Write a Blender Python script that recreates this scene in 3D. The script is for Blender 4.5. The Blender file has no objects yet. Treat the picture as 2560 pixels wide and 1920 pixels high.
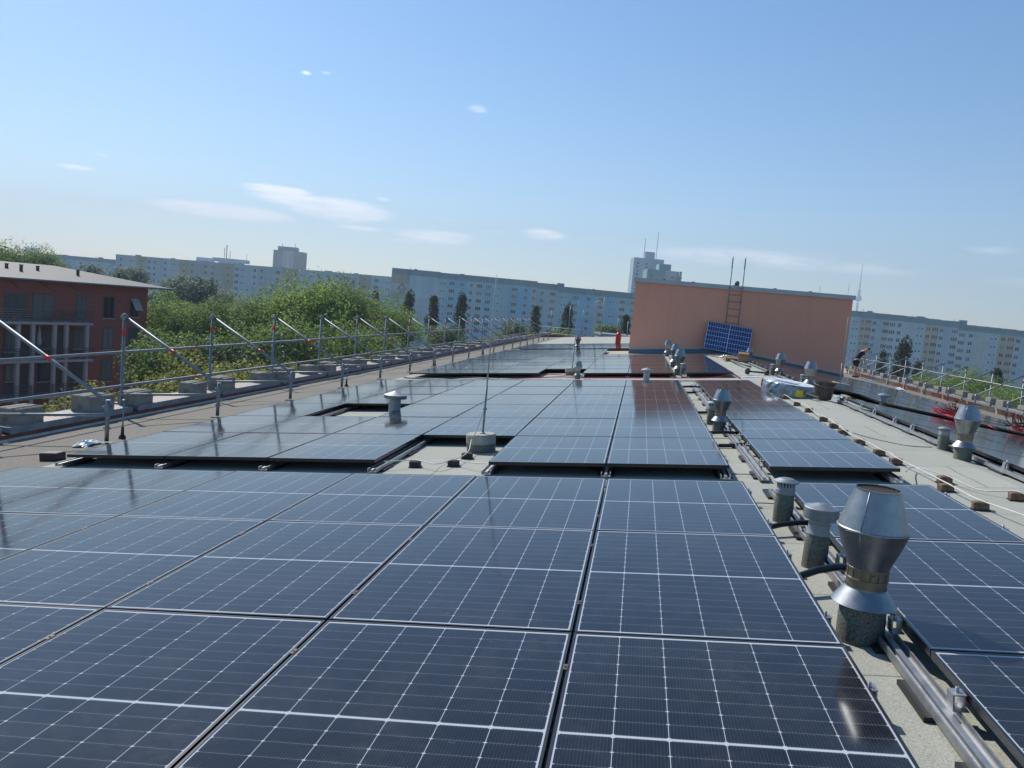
import bpy, math, random
from mathutils import Vector, Matrix, Euler
random.seed(7)
PI=math.pi
sc=bpy.context.scene
COL=sc.collection
# ------------------------------------------------------------------ camera geometry
F=2003.6                      # focal length in photo pixels (2560 wide)
CAM=Vector((0.15936,-3.47983,1.40675))
RM=Matrix(((0.98307129,0.15953132,0.09011439),(0.10408228,-0.08146692,-0.99122652),(-0.15079034,0.98382564,-0.09669217)))
S=0.1032; CC=math.sqrt(1-S*S)
TILT=math.asin(S)
H=0.13                        # height of the panel tops over the roofing
SR=0.12; XR=3.55; ZR=.1038*XR-H   # ridge
def ray(x,y): return RM.transposed()@Vector(((x-1280)/F,(y-960)/F,1.0))
def far(x,y,D): return CAM+ray(x,y)*D      # point at depth D metres along the view axis
def proj(p):
    q=RM@(Vector(p)-CAM)
    if q.z<=0.05: return None
    return (1280+F*q.x/q.z,960+F*q.y/q.z)
def onL(x,y,h=0.):
    d=ray(x,y); t=(-H+h+.1038*CAM.x-CAM.z)/(d.z-.1038*d.x); return CAM+d*t
def onR(x,y,h=0.):
    d=ray(x,y); t=(ZR+h+SR*XR-SR*CAM.x-CAM.z)/(d.z+SR*d.x); return CAM+d*t
def roofz(X): return .1038*X-H if X<=XR else ZR-SR*(X-XR)
def hgt(y,X,Y):
    lo,hi=-20.,60.
    lo,hi=-9.,9.
    for _ in range(50):
        m=(lo+hi)/2
        if proj((X,Y,m))[1]>y: lo=m
        else: hi=m
    return lo
# ------------------------------------------------------------------ materials
MATS={}
def newmat(name):
    m=bpy.data.materials.new(name); m.use_nodes=True
    nt=m.node_tree; b=nt.nodes['Principled BSDF']; MATS[name]=m
    return m,nt,b
def N(nt,t,**k):
    n=nt.nodes.new(t)
    for a,v in k.items(): setattr(n,a,v)
    return n
def math_(nt,op,a,b=None,c=None,clamp=False):
    n=nt.nodes.new('ShaderNodeMath'); n.operation=op; n.use_clamp=clamp
    for i,v in enumerate((a,b,c)):
        if v is None: continue
        if isinstance(v,(int,float)): n.inputs[i].default_value=v
        else: nt.links.new(v,n.inputs[i])
    return n.outputs[0]
def mix(nt,fac,a,b,bt='MIX'):
    n=nt.nodes.new('ShaderNodeMix'); n.data_type='RGBA'; n.blend_type=bt
    for s,v in ((n.inputs[0],fac),(n.inputs[6],a),(n.inputs[7],b)):
        if isinstance(v,(int,float)): s.default_value=v
        elif isinstance(v,tuple): s.default_value=(*v[:3],1)
        else: nt.links.new(v,s)
    return n.outputs[2]
def noise(nt,vec,scale,detail=4,rough=.55):
    n=nt.nodes.new('ShaderNodeTexNoise'); n.inputs['Scale'].default_value=scale; n.inputs['Detail'].default_value=detail
    n.inputs['Roughness'].default_value=rough
    if vec is not None: nt.links.new(vec,n.inputs['Vector'])
    return n.outputs[0]
def ramp(nt,v,lo,hi):
    n=nt.nodes.new('ShaderNodeMapRange'); n.inputs[1].default_value=lo; n.inputs[2].default_value=hi; nt.links.new(v,n.inputs[0]); return n.outputs[0]
def vscale(nt,vec,s):
    n=nt.nodes.new('ShaderNodeVectorMath'); n.operation='MULTIPLY'; n.inputs[1].default_value=s; nt.links.new(vec,n.inputs[0]); return n.outputs[0]
def bump(nt,b,h,st,dist=.01):
    n=nt.nodes.new('ShaderNodeBump'); n.inputs['Strength'].default_value=st; n.inputs['Distance'].default_value=dist
    nt.links.new(h,n.inputs['Height']); nt.links.new(n.outputs[0],b.inputs['Normal'])
def simple(name,col,rough=.6,metal=0.,var=.12,scale=6.,bmp=0.,bscale=60.,space='Object'):
    m,nt,b=newmat(name)
    tc=N(nt,'ShaderNodeTexCoord'); v=tc.outputs[space]
    if space=='World': v=N(nt,'ShaderNodeNewGeometry').outputs['Position']
    n=noise(nt,v,scale)
    d=tuple(c*(1-var*1.6) for c in col); l=tuple(min(1,c*(1+var)) for c in col)
    nt.links.new(mix(nt,ramp(nt,n,.3,.7),d,l),b.inputs['Base Color'])
    b.inputs['Roughness'].default_value=rough; b.inputs['Metallic'].default_value=metal
    if bmp: bump(nt,b,noise(nt,v,bscale,3),bmp,.01)
    return m
def roofing(name,col,lo,hi,eave=False):
    m,nt,b=newmat(name)
    pos=N(nt,'ShaderNodeNewGeometry').outputs['Position']
    g=noise(nt,pos,120,4,.85)
    big=noise(nt,pos,.55,5,.6); mid=noise(nt,pos,4.,5,.65)
    c=mix(nt,ramp(nt,g,.36,.64),lo,hi)
    c=mix(nt,ramp(nt,big,.35,.7),c,tuple(x*.86 for x in col),'MIX') if False else c
    c=mix(nt,math_(nt,'MULTIPLY',ramp(nt,big,.42,.75),.28),c,tuple(x*.72 for x in col))
    c=mix(nt,math_(nt,'MULTIPLY',ramp(nt,mid,.5,.8),.35),c,tuple(x*1.12 for x in col))
    sep=N(nt,'ShaderNodeSeparateXYZ'); nt.links.new(pos,sep.inputs[0])
    wob=math_(nt,'MULTIPLY',noise(nt,pos,3.,2),.05)
    # lapped sheet joints every metre along the roof and now and then across it
    fy=math_(nt,'FRACT',math_(nt,'ADD',sep.outputs[1],wob)); ly=math_(nt,'LESS_THAN',fy,.014)
    cell=math_(nt,'FLOOR',math_(nt,'ADD',sep.outputs[1],wob))
    fx=math_(nt,'FRACT',math_(nt,'MULTIPLY',math_(nt,'ADD',math_(nt,'ADD',sep.outputs[0],wob),math_(nt,'MULTIPLY',math_(nt,'MODULO',cell,3.),1.7)),.2)); lx=math_(nt,'LESS_THAN',fx,.0035)
    wn2=N(nt,'ShaderNodeTexWhiteNoise',noise_dimensions='1D'); nt.links.new(cell,wn2.inputs['W']); c=mix(nt,math_(nt,'MULTIPLY',wn2.outputs[0],.22),c,tuple(x*.62 for x in col)); ln=math_(nt,'MULTIPLY',math_(nt,'MAXIMUM',ly,lx),.62)
    c=mix(nt,ln,c,tuple(x*.35 for x in col))
    nt.links.new(c,b.inputs['Base Color']); b.inputs['Roughness'].default_value=.95
    bump(nt,b,g,.55,.006)
    return m
roofing('roof_green',(.36,.36,.30),(.245,.25,.20),(.57,.57,.49))
m,nt,b=newmat('eave_gravel')
pos=N(nt,'ShaderNodeNewGeometry').outputs['Position']
c=mix(nt,ramp(nt,noise(nt,pos,60,4,.8),.3,.7),(.10,.088,.07),(.34,.305,.25))
c=mix(nt,math_(nt,'MULTIPLY',ramp(nt,noise(nt,pos,1.3,5),.45,.7),.5),c,(.2,.19,.15))
nt.links.new(c,b.inputs['Base Color']); b.inputs['Roughness'].default_value=.95; bump(nt,b,noise(nt,pos,60,4,.8),.8,.01)

def cellmat(name,base,base2,line,rough=.085,poly=False):
    m,nt,b=newmat(name)
    tc=N(nt,'ShaderNodeTexCoord'); sep=N(nt,'ShaderNodeSeparateXYZ'); nt.links.new(tc.outputs['Object'],sep.inputs[0])
    x,y=sep.outputs[0],sep.outputs[1]
    xs=math_(nt,'MULTIPLY',math_(nt,'ADD',x,.55),1/.183333); fx=math_(nt,'FRACT',xs)
    dx=math_(nt,'MULTIPLY',math_(nt,'MINIMUM',fx,math_(nt,'SUBTRACT',1.,fx)),.183333)
    ya=math_(nt,'SUBTRACT',math_(nt,'ABSOLUTE',y),.009)
    fy=math_(nt,'FRACT',math_(nt,'MULTIPLY',ya,1/.0916667))
    dy=math_(nt,'MULTIPLY',math_(nt,'MINIMUM',fy,math_(nt,'SUBTRACT',1.,fy)),.0916667)
    lx=math_(nt,'LESS_THAN',dx,.0012 if not poly else .006); ly=math_(nt,'LESS_THAN',dy,.0006 if not poly else .0035)
    dia=math_(nt,'LESS_THAN',math_(nt,'ADD',dx,math_(nt,'MULTIPLY',dy,1.6)),.0085)
    mid=math_(nt,'LESS_THAN',ya,-.0022); ox=math_(nt,'GREATER_THAN',math_(nt,'ABSOLUTE',x),.5488); oy=math_(nt,'GREATER_THAN',math_(nt,'ABSOLUTE',y),.8345)
    strong=math_(nt,'MAXIMUM',math_(nt,'MAXIMUM',lx,dia),math_(nt,'MAXIMUM',mid,math_(nt,'MAXIMUM',ox,oy)))
    # fine busbar wires, pads along them
    fb=math_(nt,'FRACT',math_(nt,'MULTIPLY',xs,16.)); db=math_(nt,'ABSOLUTE',math_(nt,'SUBTRACT',fb,.5))
    bus=math_(nt,'MULTIPLY',math_(nt,'LESS_THAN',db,.035),.5)
    pad=math_(nt,'MULTIPLY',math_(nt,'LESS_THAN',db,.08),math_(nt,'LESS_THAN',math_(nt,'ABSOLUTE',math_(nt,'SUBTRACT',fy,.07)),.02))
    pad2=math_(nt,'MULTIPLY',math_(nt,'LESS_THAN',db,.08),math_(nt,'LESS_THAN',math_(nt,'ABSOLUTE',math_(nt,'SUBTRACT',fy,.93)),.02))
    thin=math_(nt,'MAXIMUM',math_(nt,'MULTIPLY',ly,.5 if not poly else .9),math_(nt,'MULTIPLY',math_(nt,'MAXIMUM',bus,math_(nt,'MAXIMUM',pad,pad2)),.17 if not poly else 0.))
    fac=math_(nt,'MAXIMUM',strong,thin)
    oi=N(nt,'ShaderNodeObjectInfo')
    # every half cell has its own faint tone
    cx=math_(nt,'FLOOR',xs); cy=math_(nt,'FLOOR',math_(nt,'MULTIPLY',y,1/.0916667))
    cmb=N(nt,'ShaderNodeCombineXYZ'); nt.links.new(cx,cmb.inputs[0]); nt.links.new(cy,cmb.inputs[1]); nt.links.new(oi.outputs['Random'],cmb.inputs[2])
    wn=N(nt,'ShaderNodeTexWhiteNoise'); nt.links.new(cmb.outputs[0],wn.inputs[0])
    pn=mix(nt,wn.outputs[0],base,base2)
    c=mix(nt,fac,pn,line)
    # dust: patchy, drier streaks and a few bird marks
    pos=N(nt,'ShaderNodeNewGeometry').outputs['Position']
    d1=noise(nt,vscale(nt,pos,(1.,1.,1.)),2.2,6,.7); d2=noise(nt,pos,16,5,.7)
    dust=math_(nt,'MULTIPLY',math_(nt,'MULTIPLY',ramp(nt,d1,.42,.75),ramp(nt,d2,.3,.75)),.10)
    spot=math_(nt,'MULTIPLY',ramp(nt,noise(nt,vscale(nt,pos,(9.,16.,9.)),.9,5,.6),.70,.76),.26)
    dd=math_(nt,'ADD',math_(nt,'ADD',dust,spot),.003,clamp=True)
    c=mix(nt,dd,c,(.42,.40,.36))
    nt.links.new(c,b.inputs['Base Color'])
    rr=math_(nt,'ADD',math_(nt,'MULTIPLY',dust,.5),rough); nt.links.new(rr,b.inputs['Roughness'])
    b.inputs['IOR'].default_value=1.38
    return m
cellmat('cells_mono',(.006,.0065,.0105),(.010,.011,.018),(.47,.49,.52))
cellmat('cells_poly',(.012,.045,.16),(.02,.065,.23),(.72,.76,.82),.25,True)
simple('frame_black',(.012,.013,.016),.32,0.,.2)
def steel(name,col,rough,streak=True):
    m,nt,b=newmat(name); tc=N(nt,'ShaderNodeTexCoord')
    n=noise(nt,tc.outputs['Object'],14,5,.65); n2=noise(nt,vscale(nt,tc.outputs['Object'],(30,30,4)),1.,4)
    c=mix(nt,ramp(nt,n,.3,.7),tuple(x*.8 for x in col),tuple(x*1.1 for x in col))
    c=mix(nt,math_(nt,'MULTIPLY',ramp(nt,n2,.5,.75),.25),c,tuple(x*.7 for x in col))
    nt.links.new(c,b.inputs['Base Color']); b.inputs['Metallic'].default_value=.92
    nt.links.new(math_(nt,'ADD',math_(nt,'MULTIPLY',n,.2),rough-.1),b.inputs['Roughness'])
    bump(nt,b,noise(nt,tc.outputs['Object'],2.5,1),.05,.01)
    return m
steel('zinc',(.32,.34,.355),.42)
steel('zinc_rusty',(.27,.22,.17),.5)
steel('aluminium',(.45,.46,.47),.5)
steel('galvanised',(.29,.315,.34),.6)
simple('zinc_dull',(.33,.36,.37),.55,.3)
m,nt,b=newmat('felt_wrap')
tc=N(nt,'ShaderNodeTexCoord'); g=noise(nt,tc.outputs['Object'],120,3,.8)
c=mix(nt,ramp(nt,g,.35,.7),(.045,.055,.045),(.36,.37,.30)); c=mix(nt,math_(nt,'MULTIPLY',ramp(nt,noise(nt,tc.outputs['Object'],7,4),.5,.7),.4),c,(.13,.15,.12))
nt.links.new(c,b.inputs['Base Color']); b.inputs['Roughness'].default_value=.9; bump(nt,b,g,1.,.012)
simple('rubber',(.012,.013,.014),.5)
simple('concrete',(.42,.39,.33),.9,0,.16,9,.5,120)
simple('concrete_dark',(.17,.165,.145),.9,0,.2,9,.5,90)
simple('block_concrete',(.27,.255,.225),.95,0,.16,7,.7,80)
simple('brick_clay',(.20,.125,.08),.9,0,.35,18,.6,90)
simple('bitumen_dark',(.035,.035,.033),.7,0,.3,20,.4,80)
m,nt,b=newmat('wall_orange'); pos=N(nt,'ShaderNodeNewGeometry').outputs['Position']
c=mix(nt,ramp(nt,noise(nt,pos,.5,5),.3,.7),(.74,.335,.235),(.80,.375,.265))
c=mix(nt,math_(nt,'MULTIPLY',ramp(nt,noise(nt,vscale(nt,pos,(5.,5.,.22)),1.,4),.55,.8),.22),c,(.50,.24,.17))
c=mix(nt,math_(nt,'MULTIPLY',ramp(nt,noise(nt,pos,9.,4),.55,.8),.12),c,(.85,.48,.36))
nt.links.new(c,b.inputs['Base Color']); b.inputs['Roughness'].default_value=.92; bump(nt,b,noise(nt,pos,140,3),.35,.01)
simple('coping',(.42,.45,.48),.5,.3,.06,1.)
simple('flashing_blue',(.09,.145,.20),.45,.2,.12,2.)
simple('parapet_red',(.20,.07,.05),.85,0,.2,3.,.4,60)
simple('parapet_pink',(.62,.24,.16),.85,0,.15,3.,.4,60)
simple('parapet_cream',(.62,.47,.33),.85,0,.15,3.,.4,60)
simple('tape_red',(.65,.05,.03),.5,0,.15)
simple('cable_red',(.50,.01,.035),.4)
simple('cable_black',(.012,.012,.014),.4)
simple('cable_grey',(.45,.45,.42),.5,.2)
simple('cable_white',(.68,.66,.60),.5)
simple('gas_red',(.55,.015,.02),.35)
simple('wood',(.36,.23,.12),.8,0,.2,5)
simple('cardboard',(.36,.235,.13),.85,0,.15,5)
simple('film_white',(.75,.78,.82),.3,0,.1,7)
simple('film_silver',(.30,.36,.40),.35,.3,.35,14)
simple('yellow',(.75,.66,.02),.4)
simple('steel_dark',(.10,.07,.06),.6,.3,.3,20)
simple('skin',(.55,.31,.22),.6,0,.06,8)
simple('cloth_navy',(.012,.014,.028),.85)
simple('hair_brown',(.10,.055,.025),.7)
m,nt,b=newmat('deck_holes')
tc=N(nt,'ShaderNodeTexCoord'); sep=N(nt,'ShaderNodeSeparateXYZ'); nt.links.new(tc.outputs['Object'],sep.inputs[0])
row=math_(nt,'MULTIPLY',sep.outputs[0],1/.06); col_=math_(nt,'MULTIPLY',sep.outputs[1],1/.085)
sh=math_(nt,'MULTIPLY',math_(nt,'MODULO',math_(nt,'FLOOR',row),2.),.5)
fx=math_(nt,'SUBTRACT',math_(nt,'FRACT',row),.5); fy=math_(nt,'SUBTRACT',math_(nt,'FRACT',math_(nt,'ADD',col_,sh)),.5)
hole=math_(nt,'LESS_THAN',math_(nt,'ADD',math_(nt,'MULTIPLY',math_(nt,'POWER',fx,2.),1.4),math_(nt,'POWER',fy,2.)),.075)
c=mix(nt,hole,(.42,.36,.31),(.13,.06,.045)); nt.links.new(c,b.inputs['Base Color']); b.inputs['Roughness'].default_value=.7; b.inputs['Metallic'].default_value=.0
simple('deck_steel',(.22,.25,.28),.6,.2,.15,5)
# buildings
def facademat(name,col,sx=3.,sz=2.8,dark=.55):
    m,nt,b=newmat(name); tc=N(nt,'ShaderNodeTexCoord'); sep=N(nt,'ShaderNodeSeparateXYZ'); nt.links.new(tc.outputs['Object'],sep.inputs[0])
    a=math_(nt,'LESS_THAN',math_(nt,'FRACT',math_(nt,'MULTIPLY',sep.outputs[0],1/sx)),.03)
    z=math_(nt,'LESS_THAN',math_(nt,'FRACT',math_(nt,'MULTIPLY',sep.outputs[2],1/sz)),.035)
    n=noise(nt,tc.outputs['Object'],.12,5); n2=noise(nt,vscale(nt,tc.outputs['Object'],(.9,.9,.12)),1.,4)
    c=mix(nt,ramp(nt,n,.3,.7),tuple(x*.86 for x in col),tuple(min(1,x*1.1) for x in col))
    c=mix(nt,math_(nt,'MULTIPLY',ramp(nt,n2,.5,.75),.2),c,tuple(x*.6 for x in col))
    c=mix(nt,math_(nt,'MULTIPLY',math_(nt,'MAXIMUM',a,z),.6),c,tuple(x*dark for x in col))
    nt.links.new(c,b.inputs['Base Color']); b.inputs['Roughness'].default_value=.9
    return m
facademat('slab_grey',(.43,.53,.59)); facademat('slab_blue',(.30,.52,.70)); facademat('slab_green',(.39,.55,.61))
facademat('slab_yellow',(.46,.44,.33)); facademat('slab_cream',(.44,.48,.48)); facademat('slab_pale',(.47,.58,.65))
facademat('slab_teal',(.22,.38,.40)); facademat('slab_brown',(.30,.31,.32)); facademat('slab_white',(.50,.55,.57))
facademat('slab_attic',(.26,.34,.38),6.,9.)
simple('window_frame_white',(.72,.73,.72),.5)
m,nt,b=newmat('window_glass'); oi=N(nt,'ShaderNodeObjectInfo')
nt.links.new(mix(nt,oi.outputs['Random'],(.015,.02,.025),(.16,.18,.19)),b.inputs['Base Color']); b.inputs['Roughness'].default_value=.12
simple('curtain',(.5,.5,.47),.8)
m,nt,b=newmat('brick_red'); tc=N(nt,'ShaderNodeTexCoord'); bt=N(nt,'ShaderNodeTexBrick')
mp=N(nt,'ShaderNodeMapping'); mp.inputs['Rotation'].default_value=(PI/2,0,0); nt.links.new(tc.outputs['Object'],mp.inputs[0]); nt.links.new(mp.outputs[0],bt.inputs['Vector'])
bt.inputs['Color1'].default_value=(.30,.085,.07,1); bt.inputs['Color2'].default_value=(.23,.07,.06,1); bt.inputs['Mortar'].default_value=(.22,.12,.10,1)
bt.inputs['Scale'].default_value=1.; bt.inputs['Brick Width'].default_value=.24; bt.inputs['Row Height'].default_value=.08; bt.inputs['Mortar Size'].default_value=.008
nt.links.new(bt.outputs[0],b.inputs['Base Color']); b.inputs['Roughness'].default_value=.9
simple('metal_roof',(.066,.066,.064),.7,.0,.06,.6)
simple('white_paint',(.36,.36,.37),.7); simple('rail_dark',(.06,.07,.09),.5); simple('loggia_shade',(.07,.065,.06),.8)
simple('terracotta',(.35,.14,.08),.9)
def leafmat(name,a,b2,tr=.45):
    m=bpy.data.materials.new(name); m.use_nodes=True; nt=m.node_tree; MATS[name]=m
    for n in list(nt.nodes): nt.nodes.remove(n)
    o=N(nt,'ShaderNodeOutputMaterial'); d=N(nt,'ShaderNodeBsdfDiffuse'); t=N(nt,'ShaderNodeBsdfTranslucent'); mx=N(nt,'ShaderNodeMixShader'); g=N(nt,'ShaderNodeBsdfGlossy')
    pos=N(nt,'ShaderNodeNewGeometry'); rn=pos.outputs['Random Per Island']
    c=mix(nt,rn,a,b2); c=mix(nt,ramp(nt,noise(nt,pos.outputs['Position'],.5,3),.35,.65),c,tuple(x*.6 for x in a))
    nt.links.new(c,d.inputs[0]); nt.links.new(mix(nt,.5,c,tuple(min(1,x*1.6) for x in b2)),t.inputs[0])
    mx.inputs[0].default_value=tr; nt.links.new(d.outputs[0],mx.inputs[1]); nt.links.new(t.outputs[0],mx.inputs[2])
    g.inputs['Roughness'].default_value=.45; g.inputs[0].default_value=(.5,.55,.5,1)
    m2=N(nt,'ShaderNodeMixShader'); m2.inputs[0].default_value=.06; nt.links.new(mx.outputs[0],m2.inputs[1]); nt.links.new(g.outputs[0],m2.inputs[2]); nt.links.new(m2.outputs[0],o.inputs[0])
leafmat('leaf_green',(.10,.17,.04),(.20,.28,.07)); leafmat('leaf_bright',(.15,.25,.05),(.28,.37,.09)); leafmat('leaf_grey',(.15,.19,.14),(.23,.27,.21))
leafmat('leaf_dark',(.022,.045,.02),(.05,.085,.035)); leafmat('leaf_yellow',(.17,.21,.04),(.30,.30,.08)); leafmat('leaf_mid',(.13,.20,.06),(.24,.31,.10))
simple('bark',(.09,.07,.05),.9,0,.2,6,.6,20)
m,nt,b=newmat('ground_city'); pos=N(nt,'ShaderNodeNewGeometry').outputs['Position']
c=mix(nt,ramp(nt,noise(nt,pos,.02,6),.4,.6),(.05,.08,.03),(.16,.16,.13)); nt.links.new(c,b.inputs['Base Color']); b.inputs['Roughness'].default_value=.95
M=MATS
# ------------------------------------------------------------------ mesh builder
class MB:
    def __init__(s): s.v=[]; s.f=[]; s.mi=[]; s.sm=[]
    def add(s,vs,fs,mi=0,smooth=False):
        o=len(s.v); s.v+= [tuple(v) for v in vs]
        for f in fs: s.f.append(tuple(i+o for i in f)); s.mi.append(mi); s.sm.append(smooth)
        return s
    def box(s,x0,x1,y0,y1,z0,z1,mi=0,T=None):
        vs=[(x0,y0,z0),(x1,y0,z0),(x1,y1,z0),(x0,y1,z0),(x0,y0,z1),(x1,y0,z1),(x1,y1,z1),(x0,y1,z1)]
        if T is not None: vs=[T@Vector(v) for v in vs]
        return s.add(vs,[(0,3,2,1),(4,5,6,7),(0,1,5,4),(1,2,6,5),(2,3,7,6),(3,0,4,7)],mi)
    def bevbox(s,x0,x1,y0,y1,z0,z1,b=.01,mi=0,T=None):
        pr=[(x0+b,y0),(x1-b,y0),(x1,y0+b),(x1,y1-b),(x1-b,y1),(x0+b,y1),(x0,y1-b),(x0,y0+b)]
        cx,cy=(x0+x1)/2,(y0+y1)/2
        def ring(z,k): return [(cx+(x-cx)*(1-k/(abs(x1-x0)/2)),cy+(y-cy)*(1-k/(abs(y1-y0)/2)),z) for x,y in pr]
        vs=ring(z0,0)+ring(z1-b,0)+ring(z1,b)
        if T is not None: vs=[T@Vector(v) for v in vs]
        fs=[tuple(range(7,-1,-1)),tuple(range(16,24))]
        for r in (0,8):
            for i in range(8): fs.append((r+i,r+(i+1)%8,r+8+(i+1)%8,r+8+i))
        return s.add(vs,fs,mi)
    def tube(s,pts,r,n=8,mi=0,caps=True,closed=False):
        pts=[Vector(p) for p in pts]; rs=r if isinstance(r,(list,tuple)) else [r]*len(pts)
        vs=[]; up=None; L=len(pts)
        for i,p in enumerate(pts):
            if closed: t=(pts[(i+1)%L]-pts[i-1])
            else: t=(pts[min(i+1,L-1)]-pts[max(i-1,0)])
            t=t.normalized() if t.length>1e-9 else Vector((0,0,1))
            if up is None: up=Vector((0,0,1)) if abs(t.z)<.9 else Vector((1,0,0))
            a=t.cross(up)
            if a.length<1e-6: a=t.cross(Vector((0,1,0)))
            a.normalize(); b=a.cross(t).normalized(); up=b
            for k in range(n):
                g=2*PI*k/n; vs.append(p+(a*math.cos(g)+b*math.sin(g))*rs[i])
        fs=[]
        for i in range(L if closed else L-1):
            j=(i+1)%L
            for k in range(n): fs.append((i*n+k,i*n+(k+1)%n,j*n+(k+1)%n,j*n+k))
        s.add(vs,fs,mi,True)
        if caps and not closed:
            o=len(s.v)-len(vs)
            s.f+=[tuple(o+k for k in range(n-1,-1,-1)),tuple(o+(L-1)*n+k for k in range(n))]; s.mi+=[mi,mi]; s.sm+=[False,False]
        return s
    def lathe(s,prof,n=40,mi=0,c=(0,0,0),smooth=True,sharp=False):
        vs=[]; fs=[]
        segs=[(prof[i],prof[i+1]) for i in range(len(prof)-1)]
        for (r0,z0),(r1,z1) in segs:
            o=len(vs)
            for r,z in ((r0,z0),(r1,z1)):
                for k in range(n):
                    g=2*PI*k/n; vs.append((c[0]+r*math.cos(g),c[1]+r*math.sin(g),c[2]+z))
            for k in range(n): fs.append((o+k,o+(k+1)%n,o+n+(k+1)%n,o+n+k))
        return s.add(vs,fs,mi,smooth)
    def disc(s,r,z,n=40,mi=0,c=(0,0,0),down=False):
        vs=[(c[0]+r*math.cos(2*PI*k/n),c[1]+r*math.sin(2*PI*k/n),c[2]+z) for k in range(n)]
        return s.add(vs,[tuple(range(n-1,-1,-1) if down else range(n))],mi)
    def mesh(s,name,mats):
        me=bpy.data.meshes.new(name); me.from_pydata([tuple(v) for v in s.v],[],s.f); me.update()
        for m in (mats if isinstance(mats,(list,tuple)) else [mats]): me.materials.append(MATS[m] if isinstance(m,str) else m)
        me.polygons.foreach_set('material_index',s.mi); me.polygons.foreach_set('use_smooth',s.sm); return me
    def build(s,name,mats,parent=None):
        return link(name,s.mesh(name,mats),parent)
def link(name,me,parent=None):
    o=bpy.data.objects.new(name,me); COL.objects.link(o)
    if parent is not None: o.parent=parent
    return o
def tag(o,label=None,cat=None,group=None,kind=None):
    if label: o['label']=label
    if cat: o['category']=cat
    if group: o['group']=group
    if kind: o['kind']=kind
    return o
def thing(name,label,cat,loc=(0,0,0),rot=(0,0,0),group=None,scale=1.):
    o=bpy.data.objects.new(name,None); COL.objects.link(o); o.location=loc; o.rotation_euler=rot; o.scale=(scale,)*3; o.empty_display_size=.2
    return tag(o,label,cat,group)
KIDS={}
def copytree(root,loc=None,rot=None,label=None,group=None,scale=None):
    def rec(o,par):
        c=o.copy(); COL.objects.link(c); c.parent=par
        for ch in [x for x in list(o.children)]: rec(ch,c)
        return c
    r=rec(root,None)
    if loc is not None: r.location=loc
    if rot is not None: r.rotation_euler=rot
    if scale is not None: r.scale=(scale,)*3
    if label: r['label']=label
    if group: r['group']=group
    return r
ORD=['first','second','third','fourth','fifth','sixth','seventh','eighth','ninth','tenth','eleventh','twelfth','thirteenth','fourteenth','fifteenth','sixteenth','seventeenth','eighteenth','nineteenth','twentieth','twenty-first','twenty-second','twenty-third','twenty-fourth','twenty-fifth']
EL=(0,-TILT,0); TR=math.atan(SR); ER=(0,TR,0)
def W(u,v,z=0.): return Vector((CC*u-S*z,v,S*u+CC*z))      # left roof plane frame
# ------------------------------------------------------------------ setting: ground and roof
g=MB(); g.box(-6000,6000,-300,7000,-19.6,-19.5); tag(g.build('ground','ground_city'),kind='structure')
Y0,Y1=-7.,62.; XL=-7.82; XRR=13.75
own=thing('apartment_house','flat gabled roof block carrying the solar panels, green-grey roofing felt','building',(0,0,-19))
rz=lambda X:roofz(X)+19
r=MB()
xs=[XL,-5.98,XR,9.6,XRR]
def strip(mb,xa,xb,mi,t=.25):
    za,zb=rz(xa),rz(xb)
    mb.add([(xa,Y0,za),(xb,Y0,zb),(xb,Y1,zb),(xa,Y1,za),(xa,Y0,za-t),(xb,Y0,zb-t),(xb,Y1,zb-t),(xa,Y1,za-t)],[(0,1,2,3),(7,6,5,4),(0,4,5,1),(2,6,7,3),(0,3,7,4),(1,5,6,2)],mi)
a=MB(); strip(a,-5.98,XR,0); a.build('roof_slope','roof_green',own)
a=MB(); strip(a,XR+.0001,9.6,0); a.build('roof_slope','roof_green',own)
a=MB(); strip(a,XL,-5.981,0); a.build('eave_strip','eave_gravel',own)
a=MB(); strip(a,9.601,XRR,0); a.build('eave_strip','eave_gravel',own)
a=MB()
zw=rz(XL)-.26
a.add([(XL,Y0,0),(XRR,Y0,0),(XRR,Y1,0),(XL,Y1,0),(XL,Y0,zw),(XRR,Y0,rz(XRR)-.26),(XRR,Y1,rz(XRR)-.26),(XL,Y1,zw)],[(0,1,5,4),(1,2,6,5),(2,3,7,6),(3,0,4,7)]); a.build('wall','wall_orange',own)
# low parapets along both eaves
a=MB(); a.box(XL-.32,XL+.02,Y0,Y1,rz(XL)-.3,rz(XL)+.092); a.build('parapet','parapet_red',own)
a=MB()
y=Y0; k=0
while y<Y1:
    L_=random.choice((1.9,2.7,3.6)); a.box(XRR-.02,XRR+.28,y,min(Y1,y+L_)-.012,rz(XRR)-.3,rz(XRR)+.30,1 if k%3==2 else 0); y+=L_; k+=1
a.build('parapet',['parapet_pink','parapet_cream'],own)
a=MB(); a.box(XL,XRR,Y1-.01,Y1+.25,rz(XL)-.3,rz(XL)+.30); a.build('parapet','parapet_red',own)
a=MB(); a.box(XL+.02,XL+.06,Y0,Y1-.02,rz(XL)+.01,rz(XL)+.035); a.build('edge_strip','cable_white',own)
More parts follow.
